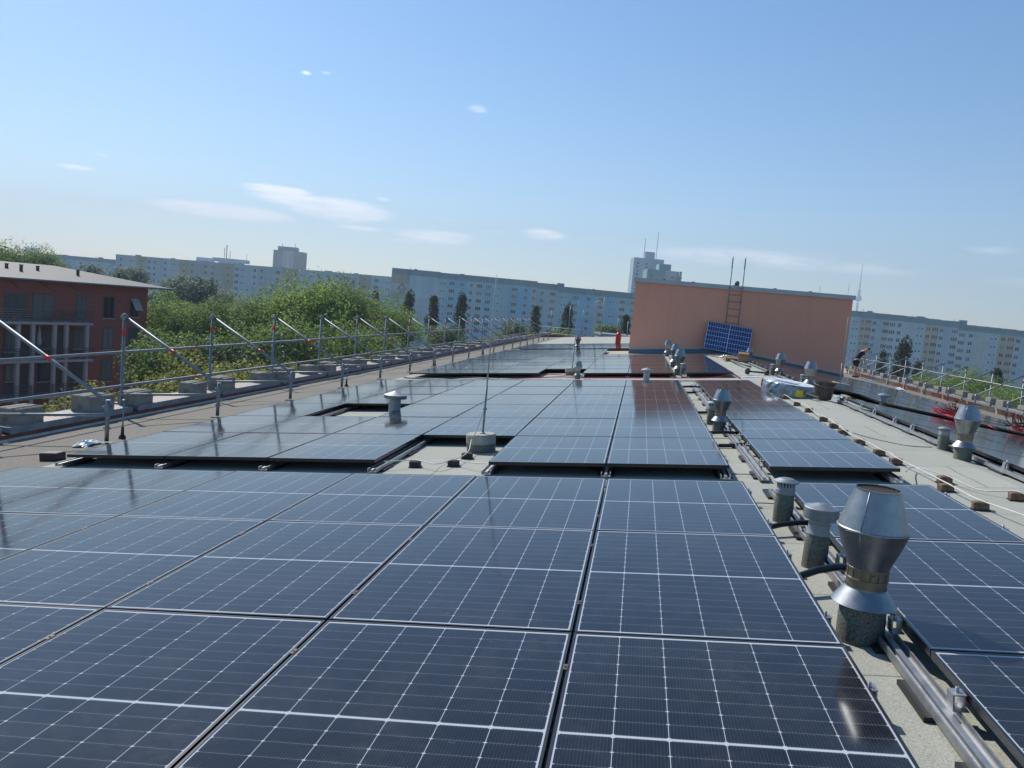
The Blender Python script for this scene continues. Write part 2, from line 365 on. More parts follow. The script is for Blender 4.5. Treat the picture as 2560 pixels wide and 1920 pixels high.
# ------------------------------------------------------------------ solar panels
PW,PL=1.134,1.722
fr=MB(); w2,l2=PW/2,PL/2; b=.011; t=.033
for (x0,x1,y0,y1) in ((-w2,-w2+b,-l2,l2),(w2-b,w2,-l2,l2),(-w2+b,w2-b,-l2,-l2+b),(-w2+b,w2-b,l2-b,l2)): fr.box(x0,x1,y0,y1,-t,0)
FRAME=fr.mesh('frame','frame_black')
gl=MB(); gl.box(-w2+b+.0005,w2-b-.0005,-l2+b+.0005,l2-b-.0005,-.008,-.0022); GLASS=gl.mesh('glass_sheet','cells_mono')
proto=None; NP=0
def visible(pts):
    q=[proj(p) for p in pts]; q=[a for a in q if a]
    return bool(q) and min(a[0] for a in q)<2600 and max(a[0] for a in q)>-40 and min(a[1] for a in q)<1960 and max(a[1] for a in q)>0
def panel(loc,rot,label,group):
    global proto
    if proto is None:
        proto=thing('solar_panel',label,'solar panel',loc,rot,group)
        link('frame',FRAME,proto); link('glass_sheet',GLASS,proto); return proto
    return copytree(proto,loc,rot,label,group)
def jrot(e,k=.0026): return (e[0]+random.uniform(-k,k),e[1]+random.uniform(-k,k),e[2])
def larray(nm,cols,rows,u0,v0,pitch,miss=(),z=0.,vc=None,names=None,P=1.1464,nrows=None):
    n=0
    for c in cols:
        for r_ in rows:
            if (c,r_) in miss: continue
            uc=u0+c*P+.577; v=vc[r_] if vc else v0+PL/2+r_*pitch
            p=W(uc,v,z)
            if not visible([W(uc+a*.56,v+b*.86,z) for a in (-1,1) for b in (-1,1)]): continue
            side=names(c)
            panel(p,jrot(EL),'dark solar panel, %s, %s row of %s'%(side,ORD[r_-min(rows)],nm),'solar panels of the '+nm); n+=1
    return n
cn=lambda c:'right column' if c==0 else '%s column from walkway'%ORD[-c]
vc1={0:-.8997,1:.834,2:2.5546}
larray('nearest left array',range(0,-6,-1),(0,1,2),0,0,0,vc=vc1,names=cn)
larray('nearest strip beside the ridge',(0,),(0,1,2),1.4727,0,0,vc=vc1,names=lambda c:'right of the big vent')
larray('middle left array',range(0,-6,-1),range(6),-.037,4.1227,1.7349,miss=((-2,0),(-4,2)),z=.0017,names=cn)
larray('middle strip beside the ridge',(0,),range(6),1.46,4.1227,1.7349,names=lambda c:'between walkway and brick row')
larray('far left array',(0,-1),range(6),-.05,16.86,1.735,names=cn,P=1.14)
larray('far left array',range(-2,-6,-1),range(9),-.05,16.86,1.735,miss=((-2,0),),names=cn,P=1.14)
larray('far strip beside the ridge',(0,),range(6),1.40,16.95,1.735,names=lambda c:'before orange wall')
larray('farthest left array',range(-1,-6,-1),range(4),-.05,33.6,1.80,names=cn,P=1.14)
def rarray(nm,cols,rows,x0,v0,pitch,miss=()):
    for c in cols:
        for r_ in rows:
            if (c,r_) in miss: continue
            X=x0+(c+.5)*1.15*math.cos(TR); v=v0+PL/2+r_*pitch
            Z=roofz(X)+H-.005
            if not visible([(X+a*.56,v+b*.86,Z-SR*a*.56) for a in (-1,1) for b in (-1,1)]): continue
            panel(Vector((X,v,Z)),jrot(ER),'grey-sheened panel, %s column from ridge, %s row of %s'%(ORD[c],ORD[r_],nm),'solar panels of the '+nm)
rarray('near right slope array',range(5),range(6),3.80,1.05,1.735)
rarray('far right slope array',range(5),range(10),3.80,13.0,1.735,miss=((0,0),(0,9)))
# rails under the column joints
PAD=MB().box(-.075,.075,0,.32,.001,.0215).mesh('rubber_pad','rubber')
def rail(u,v0,v1,label,group,side=0,right=False,towers=True,uoff=0.):
    T=(lambda uu,v,z:W(uu,v,z)) if not right else (lambda xx,v,z:Vector((xx,v,roofz(xx)+H+z)))
    o=thing('mounting_rail',label,'mounting rail',T(u,v0,-H),(EL if not right else ER),group)
    L=v1-v0
    m=MB(); y=0.
    prof=[(-.045,.022),(-.045,.060),(-.038,.060),(-.038,.030),(-.012,.030),(-.012,.052),(.012,.052),(.012,.030),(.038,.030),(.038,.060),(.045,.060),(.045,.022)]
    n=len(prof)
    m.add([(x,0,z) for x,z in prof]+[(x,L,z) for x,z in prof],[(i,(i+1)%n,n+(i+1)%n,n+i) for i in range(n)]+[tuple(range(n)),tuple(range(2*n-1,n-1,-1))]); m.build('channel','aluminium',o)
    y=.15
    while y<L-.1:
        k_=link('rubber_pad',PAD,o); k_.location=(0,y,0); y+=.62 if L<8 else .9
    return o
def clampset(root,ys,x,h,tall=True):
    for y in ys:
        m=MB()
        if tall:
            m.box(x-.028,x+.028,y-.035,y+.035,.0605,.0645); m.box(x-.028,x-.022,y-.03,y+.03,.064,h-.012); m.box(x+.010,x+.016,y-.03,y+.03,.064,h-.012)
            m.box(x-.028,x+.020,y-.03,y+.03,h-.012,h-.007); m.tube([(x-.004,y,h-.02),(x-.004,y,h+.012)],.007,8)
        else:
            m.box(x-.009,x+.009,y-.025,y+.025,h-.004,h+.002); m.tube([(x,y,h),(x,y,h+.006)],.005,8)
        m.build('clamp','aluminium' if tall else 'steel_dark',root)
def railset(nm,us,v0,v1,vstart,pitch,rows,right=False,h=H):
    for i,(u,tall,sgn) in enumerate(us):
        pos_='beside the right edge' if (tall and i==0) else ('%s joint from the right'%ORD[i])
        o=rail(u,v0,v1,'aluminium mounting rail of the %s, %s'%(nm,pos_),'mounting rails of the '+nm,right=right)
        ys=[]
        for r_ in range(rows):
            for q in (.36,1.36):
                y=vstart+r_*pitch+q-v0
                if 0<y<v1-v0: ys.append(y)
        clampset(o,ys,sgn if tall else 0,h,tall)
P=1.1464
railset('nearest left array',[(P-.03,True,.036)]+[(0.0054-k*P,False,0) for k in range(6)],-1.8,3.47,-1.76,1.735,3)
railset('nearest strip beside the ridge',[(1.4727+1.134-.05,True,.068),(1.4727-.06,True,.045)],-1.8,3.50,-1.76,1.735,3)
railset('middle left array',[(P-.08,True,.050)]+[(-.031-k*P,False,0) for k in range(6)],4.0,14.5,4.12,1.735,6)
railset('middle strip beside the ridge',[(1.46+1.134-.05,True,.068),(1.46-.055,True,.045)],3.98,14.5,4.12,1.735,6)
railset('far left array',[(1.05,True,.052),(-.05,False,0),(-1.19,False,0)],16.8,27.3,16.86,1.735,6)
railset('far strip beside the ridge',[(1.36,True,.04)],16.85,27.4,16.95,1.735,6)
railset('near right slope array',[(3.78,True,.0)],1.0,11.5,1.05,1.735,6,right=True)
railset('far right slope array',[(3.78,True,.0)],14.7,30.,14.7,1.735,9,right=True)
# rail ends poking out at the hole by the mast
# ------------------------------------------------------------------ vents
def bicone():
    o=thing('chimney_vent','','vent',(0,0,0))
    m=MB(); m.lathe([(.118,-.05),(.120,.10),(.114,.20)],40); m.disc(.114,.20); m.build('felt_pipe','felt_wrap',o)
    m=MB(); m.lathe([(.165,.185),(.104,.262),(.104,.27)],48); m.lathe([(.163,.183),(.102,.258)],48); m.build('rain_collar','zinc',o)
    m=MB(); m.lathe([(.101,.262),(.101,.300),(.107,.302),(.107,.312),(.102,.314),(.102,.352),(.106,.354),(.106,.364),(.103,.366)],40,0)
    for k in range(14):
        g=2*PI*k/14+.1; T=Matrix.Rotation(g,4,'Z'); m.box(.100,.1055,-.003,.003,.314,.352,T=T)
    m.bevbox(-.012,.012,-.118,-.100,.318,.345,.003)
    k=m.build('neck','zinc_rusty',o)
    m=MB(); m.lathe([(.104,.362),(.112,.385),(.150,.470),(.178,.545),(.182,.550)],48); m.lathe([(.10,.362),(.174,.545)],48)
    m.tube([(.105*math.cos(4.1),.105*math.sin(4.1),.366),(.151*math.cos(4.1),.151*math.sin(4.1),.47),(.18*math.cos(4.1),.18*math.sin(4.1),.547)],.0025,6)
    m.build('lower_cone','zinc',o)
    m=MB(); m.lathe([(.182,.550),(.182,.556),(.176,.560),(.112,.742),(.115,.744),(.115,.749),(.108,.749)],48); m.lathe([(.172,.556),(.108,.745)],48)
    m.tube([(.177*math.cos(4.1),.177*math.sin(4.1),.560),(.114*math.cos(4.1),.114*math.sin(4.1),.742)],.0025,6)
    for k in range(9):
        t_=k/8; R_=.176+(.113-.176)*t_; z_=.565+(.735-.565)*t_; g=4.16; m.box(R_-.003,R_+.002,-.003,.003,z_-.003,z_+.003,T=Matrix.Rotation(g,4,'Z'))
    m.build('upper_cone','zinc',o)
    m=MB()
    for i in range(-6,7):
        x=i*.0165; L_=math.sqrt(max(0,.108**2-x*x)); m.box(x-.0012,x+.0012,-L_,L_,.728,.742)
    m.build('grille','zinc_rusty',o); m=MB(); m.disc(.12,.60); m.build('inner_duct','rubber',o)
    return o
def slotvent():
    o=thing('slotted_vent','','vent')
    m=MB(); m.lathe([(.078,-.04),(.080,.12),(.074,.235)],32); m.disc(.074,.235); m.build('felt_pipe','felt_wrap',o)
    m=MB(); m.lathe([(.079,.225),(.079,.262),(.075,.264),(.075,.285)],32)
    for k in range(18):
        g=2*PI*k/18; T=Matrix.Rotation(g,4,'Z'); m.box(.068,.074,-.0075,.0075,.284,.322,T=T)
    m.build('slotted_collar','zinc_dull',o)
    m=MB(); m.lathe([(.060,.284),(.060,.32)],24); m.build('core','rubber',o)
    m=MB(); m.lathe([(.050,.32),(.100,.318),(.104,.322),(.101,.328),(.07,.342),(.055,.349),(.02,.353),(.0,.354)],40); m.build('cap','galvanised',o)
    return o
def capvent():
    o=thing('capped_vent','','vent')
    m=MB(); m.lathe([(.095,-.04),(.092,.15),(.080,.235)],32); m.disc(.08,.235); m.build('felt_pipe','felt_wrap',o)
    m=MB(); m.lathe([(.088,.222),(.082,.245),(.082,.285),(.086,.287),(.086,.293),(.078,.295),(.078,.325)],32); m.build('collar','zinc_dull',o)
    m=MB(); m.lathe([(.0,.325),(.128,.325),(.132,.328),(.132,.398),(.128,.402),(.03,.428),(0,.430)],44); m.build('cap','galvanised',o)
    return o
def conevent():
    o=thing('cone_capped_vent','','vent')
    m=MB(); m.lathe([(.14,-.05),(.14,.30),(.135,.40)],32); m.disc(.135,.40); m.build('felt_pipe','zinc_dull',o)
    m=MB(); m.lathe([(0,.40),(.255,.40),(.265,.405),(.268,.46),(.26,.468),(.02,.545),(0,.55)],44); m.build('cap','galvanised',o)
    return o
bi0=bicone(); sl0=slotvent(); cp0=capvent(); cn0=conevent()
used=set()
def put(p0,base,ytop,hn,label,group,tilt=0.,s=None):
    X,Y,Z=base
    if s is None: s=(hgt(ytop,X,Y)-Z)/hn
    wd={'chimney_vent':.91,'capped_vent':.84,'slotted_vent':.95,'cone_capped_vent':.84}.get(p0.name,1.)
    e=(random.uniform(-.01,.01),random.uniform(-.01,.01)+tilt,0.)
    if p0.name not in used:
        used.add(p0.name); p0.location=(X,Y,Z); p0.rotation_euler=e; p0.scale=(s*wd,s*wd,s); tag(p0,label,None,group); return p0
    c=copytree(p0,(X,Y,Z),e,label,group,s); c.scale=(s*wd,s*wd,s); return c
G1='metal chimney vents on the roof'
put(bi0,onL(2147,1596),1223,.745,'big double-cone zinc chimney vent nearest the camera, grilled top',G1)
put(cp0,onL(2034,1415),1258,.428,'vent with flat grey drum cap behind the big chimney vent','small vents on the roof')
put(sl0,onL(1955,1302),1195,.352,'small vent with slotted collar and domed lid, walkway in front','small vents on the roof')
put(bi0,onL(1796,1078),973,.745,'double-cone chimney vent in walkway beside middle panels',G1)
put(sl0,onL(1778,1061),1003,.352,'slotted vent half hidden behind walkway chimney at middle panels','small vents on the roof')
for (x,y,yt,l) in ((1695,938,873,'nearest of the three double-cone vents clustered by the far panels'),(1684,919,860,'middle of the three double-cone vents clustered by the far panels'),(1666.8,891,851,'farthest of the three double-cone vents clustered before the orange wall')):
    put(bi0,onL(x,y),yt,.745,l,G1)
put(sl0,onL(1706,940),908,.352,'short lidded pipe in front of the clustered chimney vents','small vents on the roof')
put(bi0,onL(1442.9,950),903,.745,'double-cone vent at the gap between middle and far arrays',G1)
put(bi0,onL(1443,874),838,.745,'distant double-cone vent among the farthest left panels',G1)
put(bi0,onR(2420,1153)-Vector((.06,0,0)),1012,.745,'big double-cone chimney vent on the right slope, seen in front of scaffold',G1)
put(sl0,onR(2367,1127)-Vector((.05,0,0)),1067,.352,'slotted vent left of the big right slope chimney','small vents on the roof')
put(bi0,onR(2020.9,975),903,.745,'double-cone vent before the orange wall left of the bucket',G1)
put(sl0,onR(2005,966),936,.352,'lidded pipe just left of the vent beside the bucket','small vents on the roof')
put(bi0,onR(1946.4,942),883,.745,'double-cone vent before the orange wall behind the wrapped bundle',G1)
put(sl0,onR(1930,938),910,.352,'lidded pipe left of the vent behind the wrapped bundle','small vents on the roof')
put(bi0,onR(1871,908),870,.745,'small-looking double-cone vent at the right foot of the leaning blue panel',G1)
put(sl0,onR(1862,905),884,.352,'lidded pipe at the right foot of the leaning blue panel','small vents on the roof')
p=onL(984.4,1046); put(cn0,(p.x,p.y,p.z),977,.548,'cone-capped round vent standing in the hole of the middle array','cone-capped vents')
put(cn0,onL(1615,955),919,.548,'cone-capped vent between middle and far arrays, right of the mast','cone-capped vents')
put(cn0,onR(2206,1018),982,.548,'wide cone-capped vent on the right slope between the arrays','cone-capped vents')
# ------------------------------------------------------------------ masts on concrete drums
def mast(base,r,hd,htop,label,lab2,cable=True,lean=0.):
    X,Y,Z=base
    d=thing('concrete_drum',lab2,'concrete base',(X,Y,Z),EL if X<XR else ER,'concrete mast bases')
    m=MB(); m.lathe([(r*.97,-.03),(r*.98,hd*.48)],40); m.disc(r*.98,hd*.48); m.build('lower_ring','concrete_dark',d)
    m=MB(); m.lathe([(r*.99,hd*.48),(r,hd*.5),(r,hd*.93),(r*.95,hd),(0,hd)],40); m.build('upper_ring','concrete',d)
    o=thing('lightning_mast',label,'mast',(X,Y,Z+hd),(0,lean,0),'lightning masts')
    h=htop-Z-hd
    m=MB(); m.tube([(0,0,-.02),(0,0,h*.3)],.0125,10); m.build('tube','galvanised',o)
    m=MB(); m.tube([(0,0,h*.29),(0,0,h*.72),(0,0,h)],[.009,.007,.003],8); m.build('rod','cable_grey',o)
    m=MB(); m.bevbox(-.02,.02,-.016,.022,h*.15,h*.15+.03,.004); m.lathe([(.03,-.002),(.03,.012),(.014,.016)],20); m.build('clamp','galvanised',o)
    return d,o
b1=onL(1203,1128)
ztop=hgt(686,b1.x,b1.y)
mast(b1,.17,.205,ztop,'tall thin lightning mast rising from the drum in the array hole','round concrete drum in the hole of the middle array')
b2=onL(1429,938); mast(b2,.17,.20,hgt(752,b2.x,b2.y),'thin lightning mast behind the centre double-cone vent','concrete drum in the notch of the far array')
b3=onR(2096,983); mast(b3,.20,.24,hgt(793,b3.x,b3.y),'tall lightning mast on the right slope in front of the wall corner','concrete drum beside the black bucket on the right slope')
# thin lightning rods beside the left scaffold
# ------------------------------------------------------------------ bricks and cables
def brick(base,rz_,label,group,mat='brick_clay',dim=(.24,.115,.071)):
    me=BR[mat]
    o=link('brick',me); o.location=base; o.rotation_euler=((0,-TILT,rz_) if base[0]<XR else (0,TR,rz_)); return tag(o,label,'brick',group)
BR={}
for mt in ('brick_clay','bitumen_dark'):
    m=MB(); m.bevbox(-.055,.055,-.04,.04,.010,.065,.005); m.box(-.062,.062,-.047,.047,0,.0095,1); BR[mt]=m.mesh('brick',[mt,'rubber'])
GB='bricks holding the lightning cable along the ridge'
bl=[(1939,985),(1963.5,998),(1993.5,1015),(2023.3,1031),(2060,1054),(2085.6,1071),(2108.8,1088),(2150.3,1113),(2199.8,1140),(2241.4,1163),(2367,1230),(2455,1277)]
bp=[]
for i,(x,y) in enumerate(reversed(bl)):
    p=onL(x,y); p.y+=.03; bp.append(p)
    brick(p,random.uniform(-.25,.25),'reddish brown brick under the ridge cable, %s counted from the camera'%ORD[i],GB)
p1=onL(2361,1208); brick(p1,.1,'brick touching behind the second ridge brick, grey cable over it',GB)
p2=onL(2542,1251); brick(p2,-.1,'brick at the right picture edge with the branching cable on it',GB)
def cable(name,pts,r,mat,label,cat='cable',group=None):
    P_=[Vector(p) for p in pts]; out=[]
    for i in range(len(P_)-1):
        a=P_[max(i-1,0)]; b_=P_[i]; c=P_[i+1]; d=P_[min(i+2,len(P_)-1)]
        for k in range(6):
            t=k/6.; out.append(.5*((2*b_)+(c-a)*t+(2*a-5*b_+4*c-d)*t*t+(3*b_-a-3*c+d)*t**3))
    out.append(P_[-1])
    o=MB().tube(out,r,7).build(name,mat); return tag(o,label,cat,group)
top=lambda p,h=.072:Vector((p.x,p.y,p.z+h))
pts=[Vector((3.02,1.2,roofz(3.02)+.05)),Vector((2.98,2.2,roofz(2.98)+.10))]
for i,p in enumerate(bp):
    pts.append(top(p))
    if i<len(bp)-1:
        q=(p+bp[i+1])/2; pts.append(Vector((q.x+random.uniform(-.02,.03),q.y,q.z+random.uniform(.055,.08))))
cable('lightning_cable',pts,.0055,'cable_white','pale lightning cable running over the ridge bricks')
cable('lightning_cable',[W(2.62,4.02,-.01),onL(2285,1168,.05),top(p1),onL(2450,1225,.03),top(p2),onL(2600,1262,.05)],.0055,'cable_grey','dark sagging branch cable from middle panels to the right edge brick')
cable('roof_wire',[onL(2131,1082,.01),onL(2190,1098,.006),onL(2270,1114,.006),onL(2330,1118,.006)],.004,'cable_black','thin black wire lying loose on the pale ridge roofing')
hb=[]
for (x,y,l) in ((1038,1168,'leftmost dark block under the wire in the array hole'),(1134,1166,'middle dark block in the array hole where wires cross'),(1168,1147,'dark block closest to the concrete drum in the array hole')):
    p=onL(x,y); hb.append(p); brick(p,random.uniform(-.1,.1),l,'wire blocks in the array hole','bitumen_dark')
z15=b1.z+.205+(ztop-b1.z-.205)*.15
cable('earth_wire',[(b1.x-.012,b1.y-.02,z15),(b1.x-.05,b1.y-.12,b1.z+.26),(b1.x-.09,b1.y-.178,b1.z+.14),top(hb[2]),top(hb[1])],.0055,'cable_white','pale earth wire from the mast clamp down over the dark blocks')
cable('earth_wire',[onL(960,1154,.09),top(hb[0]),onL(1090,1160,.07),top(hb[1]),onL(1180,1157,.075),W(-1.12,4.16,-.03)],.0055,'cable_white','pale wire crossing the array hole from panel to panel')
# black conduits crossing the walkway
def conduit(a,b_,r,label,sag=.02,n=5):
    a=Vector(a);b_=Vector(b_); pts=[]
    for i in range(n+1):
        t=i/n; p=a.lerp(b_,t); p.z+=sag*math.sin(PI*t); pts.append(p)
    return tag(MB().tube(pts,r,10).build('cable_conduit','cable_black'),label,'conduit','black conduits crossing the walkway')
conduit(W(1.05,.92,-.06),W(1.56,1.20,-.05),.021,'thick black conduit passing behind the big chimney vent',.05)
conduit(W(1.05,2.1,-.09),W(1.56,2.32,-.07),.019,'black conduit passing behind the small slotted vent',.03)
for i,v in enumerate((5.95,6.75,9.2,12.6,13.6)):
    conduit(W(1.0,v,-.085),W(1.52,v+random.uniform(-.06,.06),-.075),.022,'black conduit across the walkway, %s beyond the middle array front'%ORD[i],random.choice((-.02,.015,.02)))
for i,v in enumerate((4.25,8.3,3.05,11.2)):
    cable('thin_wire',[W(1.08,v,-.11),W(1.27,v+.01,-.105),W(1.46,v-.02,-.11)],.004,'cable_black','thin black wire across the walkway, %s of four'%('nearest','third','second','farthest')[0] if False else 'thin black wire lying across the walkway near the %s'%('middle array front','walkway chimney','slotted vent','far middle panels')[i],'wire','thin wires across the walkway')
# red cable runs in the gap before the far array
cable('red_cable',[onL(1250,948,.03),onL(1330,945,.03),onL(1400,942,.05),onL(1445,944,.03),onL(1560,944,.03),onL(1690,945,.03),onL(1780,944,.03),onL(1835,936,.08)],.011,'cable_red','red solar cable lying in the gap before the far array','cable')
cable('red_cable',[onL(1352,941,.05),onL(1376,936,.09),onL(1410,938,.05),onL(1440,941,.03),onL(1465,940,.03)],.010,'cable_red','red solar cable looped by the notch of the far array','cable')
cable('red_cable',[onL(1573,886,.04),onL(1568,893,.04),onL(1600,893,.05)],.012,'cable_red','red cable at the left foot of the orange wall','cable')
cable('cable_duct',[onL(1010,952,.02),onL(1200,949,.02),onL(1560,951,.02),onL(1860,952,.02)],.018,'cable_white','long pale cable duct crossing the roof before the far array','duct')
cable('black_cable',[onL(1010,944,.02),onL(1100,948,.02),onL(1170,944,.03),onL(1250,948,.02)],.016,'cable_black','black cable bundle on the roof left of the red cable','cable')
cable('red_cable',[onL(1762,895,.05),onL(1782,905,.06),onL(1800,914,.05),onL(1822,926,.06),onL(1850,944,.04)],.014,'cable_red','red cable along the edge of the far strip','cable')
# row of small clamps blocks along the far strip
# ------------------------------------------------------------------ orange penthouse
WY=30.8; WX0,WX1=-.25,8.46; WZ0,WZ1=-.9,2.9
ph=thing('orange_rooftop_house','plain orange rendered rooftop block with grey coping','rooftop building',(WX0,WY,-.17))
L_=WX1-WX0; o_=-.17
m=MB(); m.box(0,L_,0,7.,WZ0-o_,WZ1-o_); m.build('wall','wall_orange',ph)
m=MB(); m.box(-.06,L_+.06,-.07,7.06,WZ1-o_+.003,WZ1-o_+.15); m.box(-.075,L_+.075,-.085,-.071,WZ1-o_-.02,WZ1-o_+.155); m.build('coping','coping',ph)
m=MB()
for k,(xa,xb) in enumerate(((0,XR-WX0),(XR-WX0,L_))):
    za,zb=roofz(WX0+xa)-o_,roofz(WX0+xb)-o_
    for (y0,y1,h0,h1,mi) in ((-.05,-.003,-.05,.19,0),(-.075,-.003,.191,.225,1)):
        m.add([(xa,y0,za+h0),(xb,y0,zb+h0),(xb,y1,zb+h0),(xa,y1,za+h0),(xa,y0,za+h1),(xb,y0,zb+h1),(xb,y1,zb+h1),(xa,y1,za+h1)],[(0,3,2,1),(4,5,6,7),(0,1,5,4),(1,2,6,5),(2,3,7,6),(3,0,4,7)],mi)
m.build('base_flashing',['flashing_blue','coping'],ph)
m=MB()
for x in (1.1,2.3,4.0,5.6,7.0): m.box(x,x+.12,.1,.25,WZ1-o_+.155,WZ1-o_+.19)
m.tube([(L_-.2,.1,WZ1-o_+.15),(L_-.2,.1,WZ1-o_+.65)],.006,6); m.tube([(L_-1.1,1.1,WZ1-o_+.15),(L_-1.1,1.1,WZ1-o_+.5)],.006,6)
m.lathe([(.09,3.23),(.10,3.4),(.06,3.46),(0,3.47)],16,0,(4.2,.8,0)); m.build('roof_fittings','rail_dark',ph)
ld=thing('wall_ladder','grey steel ladder with two hooked stiles above the orange wall','ladder',(3.83,WY-.16,.2))
for sx in (-.25,.25):
    m=MB(); m.tube([(sx,0,.05),(sx,0,3.75),(sx,.02,3.95),(sx,.07,4.03),(sx,.13,3.95),(sx,.13,3.55)],.019,8); m.build('stile','galvanised',ld)
for k in range(9):
    m=MB(); m.tube([(-.25,0,.45+k*.29),(.25,0,.45+k*.29)],.013,8); m.build('rung','galvanised',ld)
for z in (.6,2.25):
    m=MB(); [m.box(sx-.02,sx+.02,.0,.158,z,z+.03) for sx in (-.25,.25)]; m.build('bracket','galvanised',ld)
# leaning blue panel
bp_=thing('leaning_solar_panel','bright blue solar panel leaning landscape against the orange wall','solar panel',(3.72,WY-.42,roofz(3.72)+.66),(0,0,0))
bp_.rotation_euler=(math.radians(72),math.radians(5.5),math.radians(0)); bp_.scale=(1.06,1.06,1.)
f2=link('frame',FRAME,bp_); f2.rotation_euler=(0,0,PI/2)
GP=gl.mesh('glass_sheet','cells_poly'); f3=link('glass_sheet',GP,bp_); f3.rotation_euler=(0,0,PI/2)
# left wall foot bits
def boxobj(name,loc,rot,dims,mat,label,cat,group=None,bev=.01):
    m=MB(); x,y,z=dims; m.bevbox(-x/2,x/2,-y/2,y/2,0,z,min(bev,z*.3,x*.2,y*.2)); o=m.build(name,mat); o.location=loc; o.rotation_euler=rot; return tag(o,label,cat,group)
def carton(loc,rz_,d,label):
    o=thing('cardboard_box',label,'cardboard box',loc,(0,0,rz_)); x,y,z=d
    m=MB(); t=.006
    m.box(-x/2,x/2,-y/2,-y/2+t,0,z); m.box(-x/2,x/2,y/2-t,y/2,0,z); m.box(-x/2,-x/2+t,-y/2+t,y/2-t,0,z); m.box(x/2-t,x/2,-y/2+t,y/2-t,0,z); m.box(-x/2+t,x/2-t,-y/2+t,y/2-t,.001,.008); m.build('body','cardboard',o)
    for sgn in (-1,1):
        m=MB(); T=Matrix.Translation((0,sgn*y/2,z))@Matrix.Rotation(sgn*-.5,4,'X'); m.box(-x/2,x/2,0 if sgn>0 else -y*.4,y*.4 if sgn>0 else 0,.001,.006,T=T); m.build('flap','cardboard',o)
    return o
q=onL(1826,903); carton((q.x,q.y,q.z),.2,(.42,.3,.16),'flat open cardboard box in front of the leaning blue panel')
q=onR(1857,906); carton((q.x,q.y,q.z),-.1,(.34,.3,.34),'taller cardboard box at the right foot of the leaning blue panel')
def crumple(loc,d,mat,label,cat,name='plastic_sheet',seed=1,group=None):
    rnd=random.Random(seed); m=MB(); nx,ny=12,9; x,y,z=d
    vs=[]
    for j in range(ny):
        for i in range(nx):
            u,v=i/(nx-1)*2-1,j/(ny-1)*2-1; k=max(0,1-(u*u+v*v)*.62)
            vs.append((u*x/2*(1+rnd.uniform(-.1,.1)),v*y/2*(1+rnd.uniform(-.12,.12)),z*k*(.55+rnd.uniform(0,.45))+.004))
    fs=[(j*nx+i,j*nx+i+1,(j+1)*nx+i+1,(j+1)*nx+i) for j in range(ny-1) for i in range(nx-1)]
    m.add(vs,fs,0,False); o=m.build(name,mat); o.location=loc; o.rotation_euler=(0,-TILT if loc[0]<XR else TR,0); return tag(o,label,cat,group)
crumple(onL(1815,895),(.5,.3,.13),'film_white','crumpled white plastic before the leaning blue panel','plastic sheet',seed=2)
cable('plank_strip',[onL(1772,889,.03),onL(1812,895,.03)],.02,'wood','pale wooden batten lying before the leaning blue panel','batten')
cable('rubber_strip',[onR(1800,896,.02) if False else onL(1820,898,.02),onR(1850,909,.02),onR(1877,917,.02)],.03,'concrete_dark','dark grey strip lying on the roof before the leaning panel','strip')
q=onL(1725,877); crumple((q.x,q.y,q.z),(.7,.35,.22),'film_white','white plastic wrap beside the foot of the orange wall','plastic sheet',seed=8)
# wrapped bundle
q=onR(1968,974); bd=thing('wrapped_bundle','low oval bundle wrapped in silver film with red and yellow labels','bundle',(q.x,q.y,roofz(q.x)+.01),(0,TR*.6,-.85))
m=MB(); n=40; vs=[]; a_,b__=.52,.42
for z,k in ((.0,.96),(.05,1.),(.17,1.01),(.235,.99),(.26,.95)):
    for i in range(n): g=2*PI*i/n; w_=1+.012*math.sin(g*23+z*40); vs.append((a_*k*w_*math.cos(g),b__*k*w_*math.sin(g),z))
fs=[(r_*n+i,r_*n+(i+1)%n,(r_+1)*n+(i+1)%n,(r_+1)*n+i) for r_ in range(4) for i in range(n)]
m.add(vs,fs,0,False); m.build('film_side','film_silver',bd)
m=MB(); vs=[(a_*.95*math.cos(2*PI*i/n),b__*.95*math.sin(2*PI*i/n),.261) for i in range(n)]+[(0.43*math.cos(2*PI*i/n),.27*math.sin(2*PI*i/n),.245) for i in range(n)]
m.add(vs,[(i,(i+1)%n,n+(i+1)%n,n+i) for i in range(n)]+[tuple(range(n,2*n))]); m.build('top_rim','film_white',bd)
m=MB(); m.box(-.30,.2,-.10,.06,.262,.275,T=Matrix.Rotation(.2,4,'Z')); m.build('flap','film_white',bd)
def label_(ang,z0,z1,w_,mat):
    m=MB(); vs=[]; K=5
    for i in range(K):
        g=ang+(i/(K-1)-.5)*w_; x,y=a_*1.03*math.cos(g),b__*1.03*math.sin(g)
        vs+=[(x,y,z0),(x,y,z1)]
    m.add(vs,[(2*i,2*i+2,2*i+3,2*i+1) for i in range(K-1)]); m.build('sticker',mat,bd)
label_(-2.45,.10,.25,.28,'gas_red'); label_(-.55,.06,.19,.30,'yellow')
crumple(onL(1878,943),(.5,.14,.03),'film_white','clear film strip trailing left of the wrapped bundle','plastic sheet',seed=5)
# dumbbell-shaped roller
q=onL(1892,938); db=thing('hand_roller','rusty brown dumbbell-like roller on the ridge roofing','roller',(q.x,q.y,q.z+.08),(0,0,-.2))
m=MB(); m.tube([(-.24,0,0),(.24,0,0)],.025,10); m.build('axle','steel_dark',db)
for sx in (-1,1):
    m=MB(); m.tube([(sx*.18,0,0),(sx*.20,0,0),(sx*.28,0,0),(sx*.30,0,0)],[.05,.085,.085,.05],16); m.build('weight','steel_dark',db)
